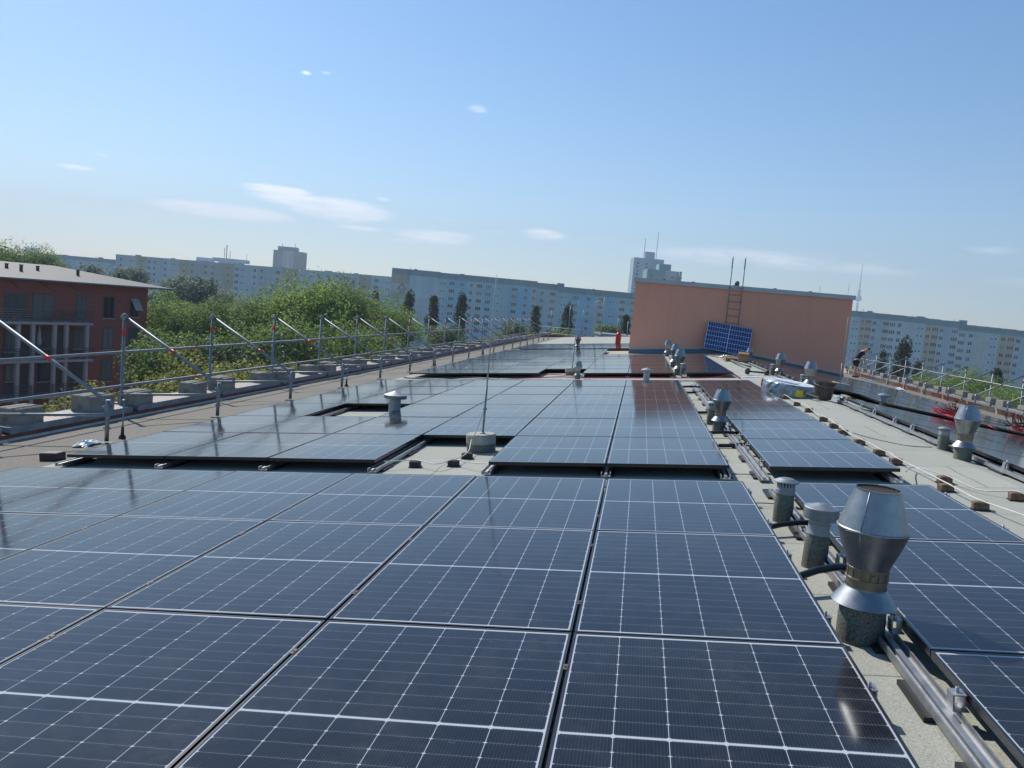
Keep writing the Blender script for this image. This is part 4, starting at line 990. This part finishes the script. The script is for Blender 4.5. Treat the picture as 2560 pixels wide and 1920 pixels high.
# roof with overhang (hip at the right end)
ov=1.6; ez=eave+.05; hr=1.25
w=MB(); a=[(-1,-ov,ez),(Lh+ov,-ov,ez),(Lh+ov,13+ov,ez),(-1,13+ov,ez),(-1,6.5,ez+hr),(Lh-5.5,6.5,ez+hr)]
w.add(a+[(x,y,z-.16) for x,y,z in a[:4]],[(0,1,5,4),(1,2,5),(2,3,4,5),(0,4,3),(0,6,7,1),(1,7,8,2),(2,8,9,3),(6,9,8,7)]); w.build('roof','metal_roof',rh)
w=MB(); w.tube([(-1,-ov-.05,ez-.05),(Lh+ov,-ov-.05,ez-.05)],.08,8); w.build('gutter','zinc_dull',rh)
for k,(px_,py_) in enumerate((q1(42,275),q1(88,315),q1(242,290),q1(454,340),q1(764,360))):
    s_,z_=fac(px_,py_,3.); w=MB(); w.lathe([(.14,ez+.1),(.14,ez+1.05),(.17,ez+1.06),(.17,ez+1.12),(0,ez+1.14)],12,0,(s_,3.0-(k%2),0)); w.build('roof_pipe','steel_dark',rh)
# balconies
yb_=-2.1
for lev,(ya_,yc) in enumerate(((637,655),(868,888),(1085,1110))):
    s1,z_=fac(*q1(600,ya_),yb_); s0=s1-17.
    bl_=MB(); bl_.box(s0,s1,yb_,-.003,z_-.22,z_,0); bal_o=bl_.build('balcony','white_paint',rh)
    rl=MB(); 
    for k in range(5): rl.tube([(s0,yb_+.05,z_+.2+k*.2),(s1,yb_+.05,z_+.2+k*.2)],.03,5)
    k=s0
    while k<=s1: rl.box(k-.02,k+.02,yb_+.03,yb_+.07,z_+.003,z_+1.02); k+=1.0
    rl.build('railing','rail_dark',bal_o)
    for kk in range(4):
        pt=MB(); xx=s1-1.5-kk*2.7+random.uniform(-.5,.5); pt.lathe([(0,z_+.003),(.16,z_+.003),(.2,z_+.3),(0,z_+.3)],10,0,(xx,yb_+.4,0)); pt.build('planter','terracotta',bal_o)
    if lev<2:
        _,zn=fac(*q1(600,(868,1085)[lev]),yb_)
        for px_ in (128,222,362,437,570):
            s_,_z=fac(*q1(px_,700),yb_); w=MB(); w.box(s_-.14,s_+.14,yb_+.1,yb_+.38,zn+.003,z_-.225); w.build('column','white_paint',rh)
    else:
        for px_ in (128,222,362,437,570):
            s_,_z=fac(*q1(px_,700),yb_); w=MB(); w.box(s_-.14,s_+.14,yb_+.1,yb_+.38,0,z_-.225); w.build('column','white_paint',rh)
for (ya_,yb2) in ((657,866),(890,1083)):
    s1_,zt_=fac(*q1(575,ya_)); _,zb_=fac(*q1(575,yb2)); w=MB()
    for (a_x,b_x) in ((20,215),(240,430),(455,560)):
        sa,_a=fac(*q1(a_x,ya_)); sb,_b=fac(*q1(b_x,ya_)); w=MB(); w.box(sa,sb,-.022,-.0035,zb_+.1,zt_-.1); w.build('loggia_shade_sheet','loggia_shade',rh)  # flat dark sheets painting the shade of the recesses behind the columns
w=MB(); 
for px0,px1 in ((60,198),(260,420),(430,612)):
    s0,_z=fac(*q1(px0,400),-.1); s1,_z2=fac(*q1(px1,475),-2.4); w.tube([(s0,-.1,eave-.3),(s1,-2.4,fac(*q1(px1,475),-2.4)[1])],.03,5)
w.build('awning_arms','rail_dark',rh)
w=MB(); s_,z_=fac(*q1(250,790),-1.2); w.lathe([(.04,z_),(.22,z_+.3),(.12,z_+1.2),(.03,z_+1.9),(0,z_+2.)],10,0,(s_,-1.2,0)); w.build('folded_parasol','white_paint',rh)
# ------------------------------------------------------------------ trees
def crown(seed,R_,Hc,n,leaf,blobs=26,shape='round'):
    rnd=random.Random(seed); m=MB(); cs=[]
    for k in range(blobs):
        a=rnd.uniform(0,2*PI)
        if shape=='round':
            ph_=math.acos(rnd.uniform(-.55,1)); rr=rnd.uniform(.35,.86)
            c=Vector((R_*rr*math.sin(ph_)*math.cos(a),R_*rr*math.sin(ph_)*math.sin(a),Hc*.5+Hc*.46*rr*math.cos(ph_))); br=R_*rnd.uniform(.20,.40)
        elif shape=='poplar':
            t_=rnd.random(); prof=math.sin(PI*min(1,(t_*.9+.08)))**.7; c=Vector((R_*prof*rnd.uniform(.1,.65)*math.cos(a)+t_*R_*.35,R_*prof*rnd.uniform(.1,.65)*math.sin(a),Hc*(t_*.94+.03))); br=R_*rnd.uniform(.28,.48)
        else:
            c=Vector((R_*rnd.uniform(0,.9)*math.cos(a),R_*rnd.uniform(0,.9)*math.sin(a),Hc*rnd.uniform(.15,.8))); br=R_*rnd.uniform(.2,.35)
        cs.append((c,br))
    vs=[];fs=[]
    for i in range(n):
        c,br=cs[rnd.randrange(blobs)]
        d_=Vector((rnd.gauss(0,1),rnd.gauss(0,1),rnd.gauss(0,1))).normalized()
        p=c+Vector((d_.x,d_.y,d_.z*(1. if shape!='poplar' else 1.5)))*br*(rnd.uniform(.45,1.12)**.5)
        if rnd.random()<.06: p+=d_*br*rnd.uniform(.1,.5)
        s_=leaf*rnd.uniform(.55,1.35)
        nrm=(d_+Vector((rnd.gauss(0,.6),rnd.gauss(0,.6),rnd.gauss(0,.6)+.35))).normalized()
        t1=nrm.cross(Vector((rnd.uniform(-1,1),rnd.uniform(-1,1),rnd.uniform(-1,1)))).normalized(); t2=nrm.cross(t1)
        o=len(vs)
        vs+= [p+t1*s_,p+t2*s_*.55+nrm*s_*.12,p-t1*s_,p-t2*s_*.55+nrm*s_*.12]; fs.append((o,o+1,o+2,o+3))
    m.add(vs,fs); return m,cs
CR={}
def crownmesh(key,mat):
    k=(key,mat)
    if k in CR: return CR[k]
    spec={'roundA':(11,4.6,8.,14000,.125,44,'round'),'roundB':(12,5.,9.,15000,.135,46,'round'),'roundC':(13,4.2,7.,12000,.12,40,'round'),'poplarA':(14,1.9,13.,4200,.22,34,'poplar'),'poplarB':(15,2.2,13.,4200,.24,30,'poplar'),'bush':(16,2.4,2.6,3600,.13,24,'bush'),'farround':(17,6.,9.,4500,.32,28,'round')}[key]
    mb,cs=crown(*spec); me=mb.mesh('crown',mat); CR[k]=(me,spec,cs); return CR[k]
def trunkmesh(key,spec,cs,ht):
    m=MB(); rnd=random.Random(5); R_,Hc=spec[1],spec[2]; r0=.22 if spec[6]!='bush' else .05
    m.tube([(0,0,-ht),(.1,.05,-ht*.5),(0,0,0),(0,.1,Hc*.35)],[r0*1.25,r0,r0*.85,r0*.55],8)
    for c,br in cs[:14]: m.tube([(0,0,Hc*.04*rnd.random()),(c.x*.4,c.y*.4,c.z*.45),(c.x*.9,c.y*.9,c.z*.95)],[r0*.45,r0*.3,r0*.08],6)
    return m.mesh('trunk','bark')
TRM={}
def tree(x,ytop,D,key,mat,label,s=1.,group='trees around the house',cat='tree',name='broadleaf_tree',rot=None):
    me,spec,cs=crownmesh(key,mat); P_=far(x,ytop,D); Hc=spec[2]*s; zc=P_.z-Hc*.955
    ht=(zc+19)/s
    if (key,round(ht)) not in TRM: TRM[(key,round(ht))]=trunkmesh(key,spec,cs,ht+.3)
    o=thing(name,label,cat,(P_.x,P_.y,zc),(0,0,rot if rot is not None else random.uniform(0,6.28)),group,s)
    link('crown',me,o); link('trunk',TRM[(key,round(ht))],o); return o
T_=[(20,600,115,'roundB','leaf_mid','mid green tree peeping over the red house roof, far left',1.2),
(98,618,118,'roundA','leaf_mid','mid green tree left of the hazy slab, behind the red roof',1.),
(240,662,210,'farround','leaf_grey','greyish tree before the hazy far left slab',.95),
(330,668,205,'farround','leaf_grey','greyish tree before the left end of the cream slab',.95),
(430,694,150,'farround','leaf_grey','grey-green tree above the corner of the red house',1.0),
(510,690,155,'farround','leaf_grey','grey-green tree right of the one above the red house corner',1.05),
(430,738,92,'roundA','leaf_bright','bright green tree touching the red house corner',1.),
(486,746,84,'roundC','leaf_green','dark leafed round tree right of the red house corner',1.05),
(560,745,88,'roundA','leaf_mid','green tree in the gap below the cream slab centre',1.1),
(625,742,96,'roundB','leaf_green','mid green tree left of the tallest tree',1.),
(705,712,84,'roundB','leaf_mid','tall green tree in the middle of the left tree row',1.1),
(790,684,80,'roundB','leaf_bright','tallest green tree rising over the cream slab roofline',1.2),
(862,700,84,'roundA','leaf_mid','tall green tree just right of the tallest tree',1.15),
(925,730,92,'roundB','leaf_green','green tree left of the emblem slab bay',1.),
(985,762,98,'roundA','leaf_bright','lighter green tree under the emblem slab bay',.95),
(500,800,52,'roundC','leaf_green','dark tree filling the space behind the second left post',1.),
(600,830,50,'roundC','leaf_dark','shaded dark tree behind the left guard rails',1.),  # dark leaf colour paints the shaded gaps between the crowns
(720,800,60,'roundA','leaf_green','green tree behind the fourth left scaffold post',1.),
(830,790,66,'roundB','leaf_green','green tree behind the middle left scaffold posts',1.),
(478,862,54,'roundC','leaf_dark','dark shrubby tree at the foot of the red house corner',.9),  # dark leaves again, shade low between the crowns put into the colour
(930,815,70,'roundA','leaf_mid','low green tree behind the distant left braces',.85)]
for t_ in T_: tree(*t_[:6],s=t_[6])
for t_ in ((560,868,30,'roundC','leaf_yellow','yellowish blossoming tree just beyond the left guard rails',.62),(500,905,28,'roundC','leaf_yellow','second yellowish tree lower beside the blossoming one',.6),
  (640,905,33,'roundC','leaf_yellow','yellowish tree right of the blossoming one behind braces',.6),(330,955,22,'roundC','leaf_yellow','light leafed treetop below the second left scaffold post',.40),(180,985,19,'roundC','leaf_yellow','light leafed treetop behind the nearest concrete blocks',.36)):
    tree(*t_[:6],s=t_[6],group='yellow-green treetops at the left eave')
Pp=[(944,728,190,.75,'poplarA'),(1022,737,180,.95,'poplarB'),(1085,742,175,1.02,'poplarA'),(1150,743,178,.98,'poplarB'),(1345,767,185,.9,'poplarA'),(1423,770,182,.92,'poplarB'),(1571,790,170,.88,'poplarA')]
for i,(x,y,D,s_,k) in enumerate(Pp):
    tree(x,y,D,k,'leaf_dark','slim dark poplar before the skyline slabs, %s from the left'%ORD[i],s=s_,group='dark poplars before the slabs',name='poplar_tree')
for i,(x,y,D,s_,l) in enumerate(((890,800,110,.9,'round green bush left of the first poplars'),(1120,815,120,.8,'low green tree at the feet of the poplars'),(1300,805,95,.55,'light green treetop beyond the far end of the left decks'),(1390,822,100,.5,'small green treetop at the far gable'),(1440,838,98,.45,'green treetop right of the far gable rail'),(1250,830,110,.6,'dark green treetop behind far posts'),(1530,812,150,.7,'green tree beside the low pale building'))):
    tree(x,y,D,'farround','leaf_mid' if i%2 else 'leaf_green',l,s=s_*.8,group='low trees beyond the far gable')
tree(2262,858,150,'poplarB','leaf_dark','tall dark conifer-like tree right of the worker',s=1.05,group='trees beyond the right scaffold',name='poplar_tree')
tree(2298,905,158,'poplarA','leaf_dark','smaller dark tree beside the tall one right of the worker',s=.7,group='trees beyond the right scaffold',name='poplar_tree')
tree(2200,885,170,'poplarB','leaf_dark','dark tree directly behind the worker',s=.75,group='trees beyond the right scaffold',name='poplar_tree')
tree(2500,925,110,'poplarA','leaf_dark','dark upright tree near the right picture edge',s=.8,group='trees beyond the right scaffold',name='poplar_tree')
for i,(x,y,D,s_,mt) in enumerate(((2330,935,85,.62,'leaf_bright'),(2390,940,82,.62,'leaf_mid'),(2440,925,88,.7,'leaf_bright'),(2535,965,76,.62,'leaf_mid'),(2590,975,74,.62,'leaf_bright'),(2480,985,66,.55,'leaf_mid'),(2420,972,64,.5,'leaf_bright'),(2340,968,70,.5,'leaf_mid'))):
    tree(x,y,D,'roundA',mt,'green treetop beyond the right scaffold, %s from the left'%('first','third','fifth','seventh','eighth','sixth','fourth','second')[i],s=s_*1.2,group='green treetops beyond the right scaffold')
def hedge(x0,y0,v0,v1,z,xx,label):
    rnd=random.Random(3); m=MB(); vs=[];fs=[]
    for i in range(9000):
        v=rnd.uniform(v0,v1); p=Vector((xx+rnd.gauss(0,.28),v,z+rnd.uniform(-.8,.0)+.12*math.sin(v*2.1))); s_=rnd.uniform(.03,.07)
        n_=Vector((rnd.gauss(0,1),rnd.gauss(0,1),rnd.gauss(0,1)+.6)).normalized(); t1=n_.cross(Vector((rnd.random(),rnd.random(),.3))).normalized(); t2=n_.cross(t1); o=len(vs)
        vs+=[p+t1*s_,p+t2*s_*.6,p-t1*s_,p-t2*s_*.6]; fs.append((o,o+1,o+2,o+3))
    m.add(vs,fs); o=m.build('climbing_plant','leaf_green'); return tag(o,label,'climbing plant')
hedge(0,0,23,50,-.85,14.35,'green climber growing along the right eave behind the parapet')
# ------------------------------------------------------------------ haze
m=MB(); m.box(-3600,3000,-60,4100,-20.6,370)
hz=m.build('haze','ground_city'); tag(hz,kind='stuff'); hm=bpy.data.materials.new('haze_air'); hm.use_nodes=True; nt=hm.node_tree
for n in list(nt.nodes): nt.nodes.remove(n)
o=N(nt,'ShaderNodeOutputMaterial'); pv=N(nt,'ShaderNodeVolumePrincipled'); pv.inputs['Color'].default_value=(.72,.84,1.,1); pv.inputs['Density'].default_value=.0003; pv.inputs['Anisotropy'].default_value=.2
nt.links.new(pv.outputs[0],o.inputs['Volume']); hz.data.materials.clear(); hz.data.materials.append(hm)
# ------------------------------------------------------------------ light, sky, camera
SD=Vector((-.76,.74,1.0)).normalized()       # towards the sun
el=math.asin(SD.z); az=math.atan2(SD.x,SD.y)
w=bpy.data.worlds.new('World'); sc.world=w; w.use_nodes=True; nt=w.node_tree
bg=nt.nodes['Background']; sky=N(nt,'ShaderNodeTexSky'); sky.sky_type='NISHITA'; sky.sun_disc=False; sky.sun_elevation=el; sky.sun_rotation=az; sky.air_density=1.0; sky.dust_density=.3; sky.ozone_density=3.2; sky.altitude=50
tc=N(nt,'ShaderNodeTexCoord'); sp_=N(nt,'ShaderNodeSeparateXYZ'); nrm=N(nt,'ShaderNodeVectorMath',operation='NORMALIZE'); nt.links.new(tc.outputs['Generated'],nrm.inputs[0]); nt.links.new(nrm.outputs[0],sp_.inputs[0])
azn=math_(nt,'ARCTAN2',sp_.outputs[0],sp_.outputs[1]); eln=math_(nt,'ARCSINE',sp_.outputs[2])
def dirof(x,y): d_=ray(x,y).normalized(); return math.atan2(d_.x,d_.y),math.asin(d_.z)
cmb=N(nt,'ShaderNodeCombineXYZ'); nt.links.new(math_(nt,'MULTIPLY',azn,9.),cmb.inputs[0]); nt.links.new(math_(nt,'MULTIPLY',math_(nt,'SUBTRACT',eln,math_(nt,'MULTIPLY',azn,-.02)),60.),cmb.inputs[1])
wn_=noise(nt,cmb.outputs[0],1.6,8,.62); wsm=ramp(nt,wn_,.30,.56)
cmb2=N(nt,'ShaderNodeCombineXYZ'); nt.links.new(math_(nt,'MULTIPLY',azn,60.),cmb2.inputs[0]); nt.links.new(math_(nt,'MULTIPLY',eln,130.),cmb2.inputs[1])
fine=ramp(nt,noise(nt,cmb2.outputs[0],1.5,6,.65),.25,.8)
acc=None
for (x,y,hw,hh,st) in ((560,528,175,20,.9),(850,525,130,30,.85),(690,474,85,13,1.),(745,500,120,16,.8),(1085,590,110,22,.55),(1360,586,60,15,.6),(1240,580,45,6,.35),(190,418,50,7,.6),(1195,273,30,12,.35),(765,182,16,7,.4),(815,182,16,5,.3),(960,498,22,7,.45),(900,570,70,8,.5),(1860,645,330,28,.42),(2480,625,90,16,.25),(2150,670,220,22,.3),(1600,610,260,16,.2),(255,388,30,5,.3),(375,320,14,4,.25),(1110,548,40,6,.3),(1010,604,60,8,.35),(2560,705,140,18,.25)):
    a0,e0=dirof(x,y); a1,_=dirof(x+hw,y+hw*.09); _,e1=dirof(x,y-hh)
    u_=math_(nt,'DIVIDE',math_(nt,'SUBTRACT',azn,a0),a1-a0); v_=math_(nt,'DIVIDE',math_(nt,'SUBTRACT',eln,e0),e1-e0)
    r2=math_(nt,'ADD',math_(nt,'POWER',math_(nt,'ABSOLUTE',u_),2.),math_(nt,'POWER',math_(nt,'ABSOLUTE',v_),2.))
    g_=math_(nt,'MULTIPLY',math_(nt,'POWER',math_(nt,'SUBTRACT',1.,math_(nt,'MULTIPLY',r2,.6),clamp=True),1.3),st)
    acc=g_ if acc is None else math_(nt,'MAXIMUM',acc,g_)
er=math_(nt,'ADD',math_(nt,'MULTIPLY',wsm,.62),math_(nt,'MULTIPLY',fine,.38))
cl=math_(nt,'SUBTRACT',math_(nt,'ADD',acc,math_(nt,'MULTIPLY',er,.95)),.52,clamp=True)
cl=math_(nt,'MULTIPLY',math_(nt,'MULTIPLY',cl,1.15,clamp=True),ramp(nt,acc,.10,.42),clamp=True)
hs=N(nt,'ShaderNodeHueSaturation'); hs.inputs['Saturation'].default_value=1.22; nt.links.new(sky.outputs[0],hs.inputs['Color']); skc=mix(nt,cl,mix(nt,1.,hs.outputs[0],(.94,.935,.91),'MULTIPLY'),(9.6,9.9,10.1)); nt.links.new(skc,bg.inputs[0]); bg.inputs[1].default_value=.09
sun=bpy.data.lights.new('sun','SUN'); sun.energy=3.0; sun.angle=math.radians(.55); sun.color=(1.,.955,.88); so=bpy.data.objects.new('sun',sun); COL.objects.link(so); so.rotation_euler=(-SD).to_track_quat('-Z','Y').to_euler(); so.location=(-20,20,40)
cam=bpy.data.cameras.new('camera'); cam.sensor_width=36; cam.lens=36*F/2560; cam.clip_start=.05; cam.clip_end=20000; co=bpy.data.objects.new('camera',cam); COL.objects.link(co)
mw=Matrix.Identity(4)
for i in range(3): mw[i][0]=RM[0][i]; mw[i][1]=-RM[1][i]; mw[i][2]=-RM[2][i]; mw[i][3]=CAM[i]
co.matrix_world=mw; sc.camera=co
sc.render.resolution_x=1024; sc.render.resolution_y=768
sc.view_settings.view_transform='Standard'; sc.view_settings.look='None'; sc.view_settings.exposure=0.72; sc.view_settings.gamma=1.
sc.render.engine='CYCLES'; sc.cycles.volume_bounces=0; sc.cycles.max_bounces=8
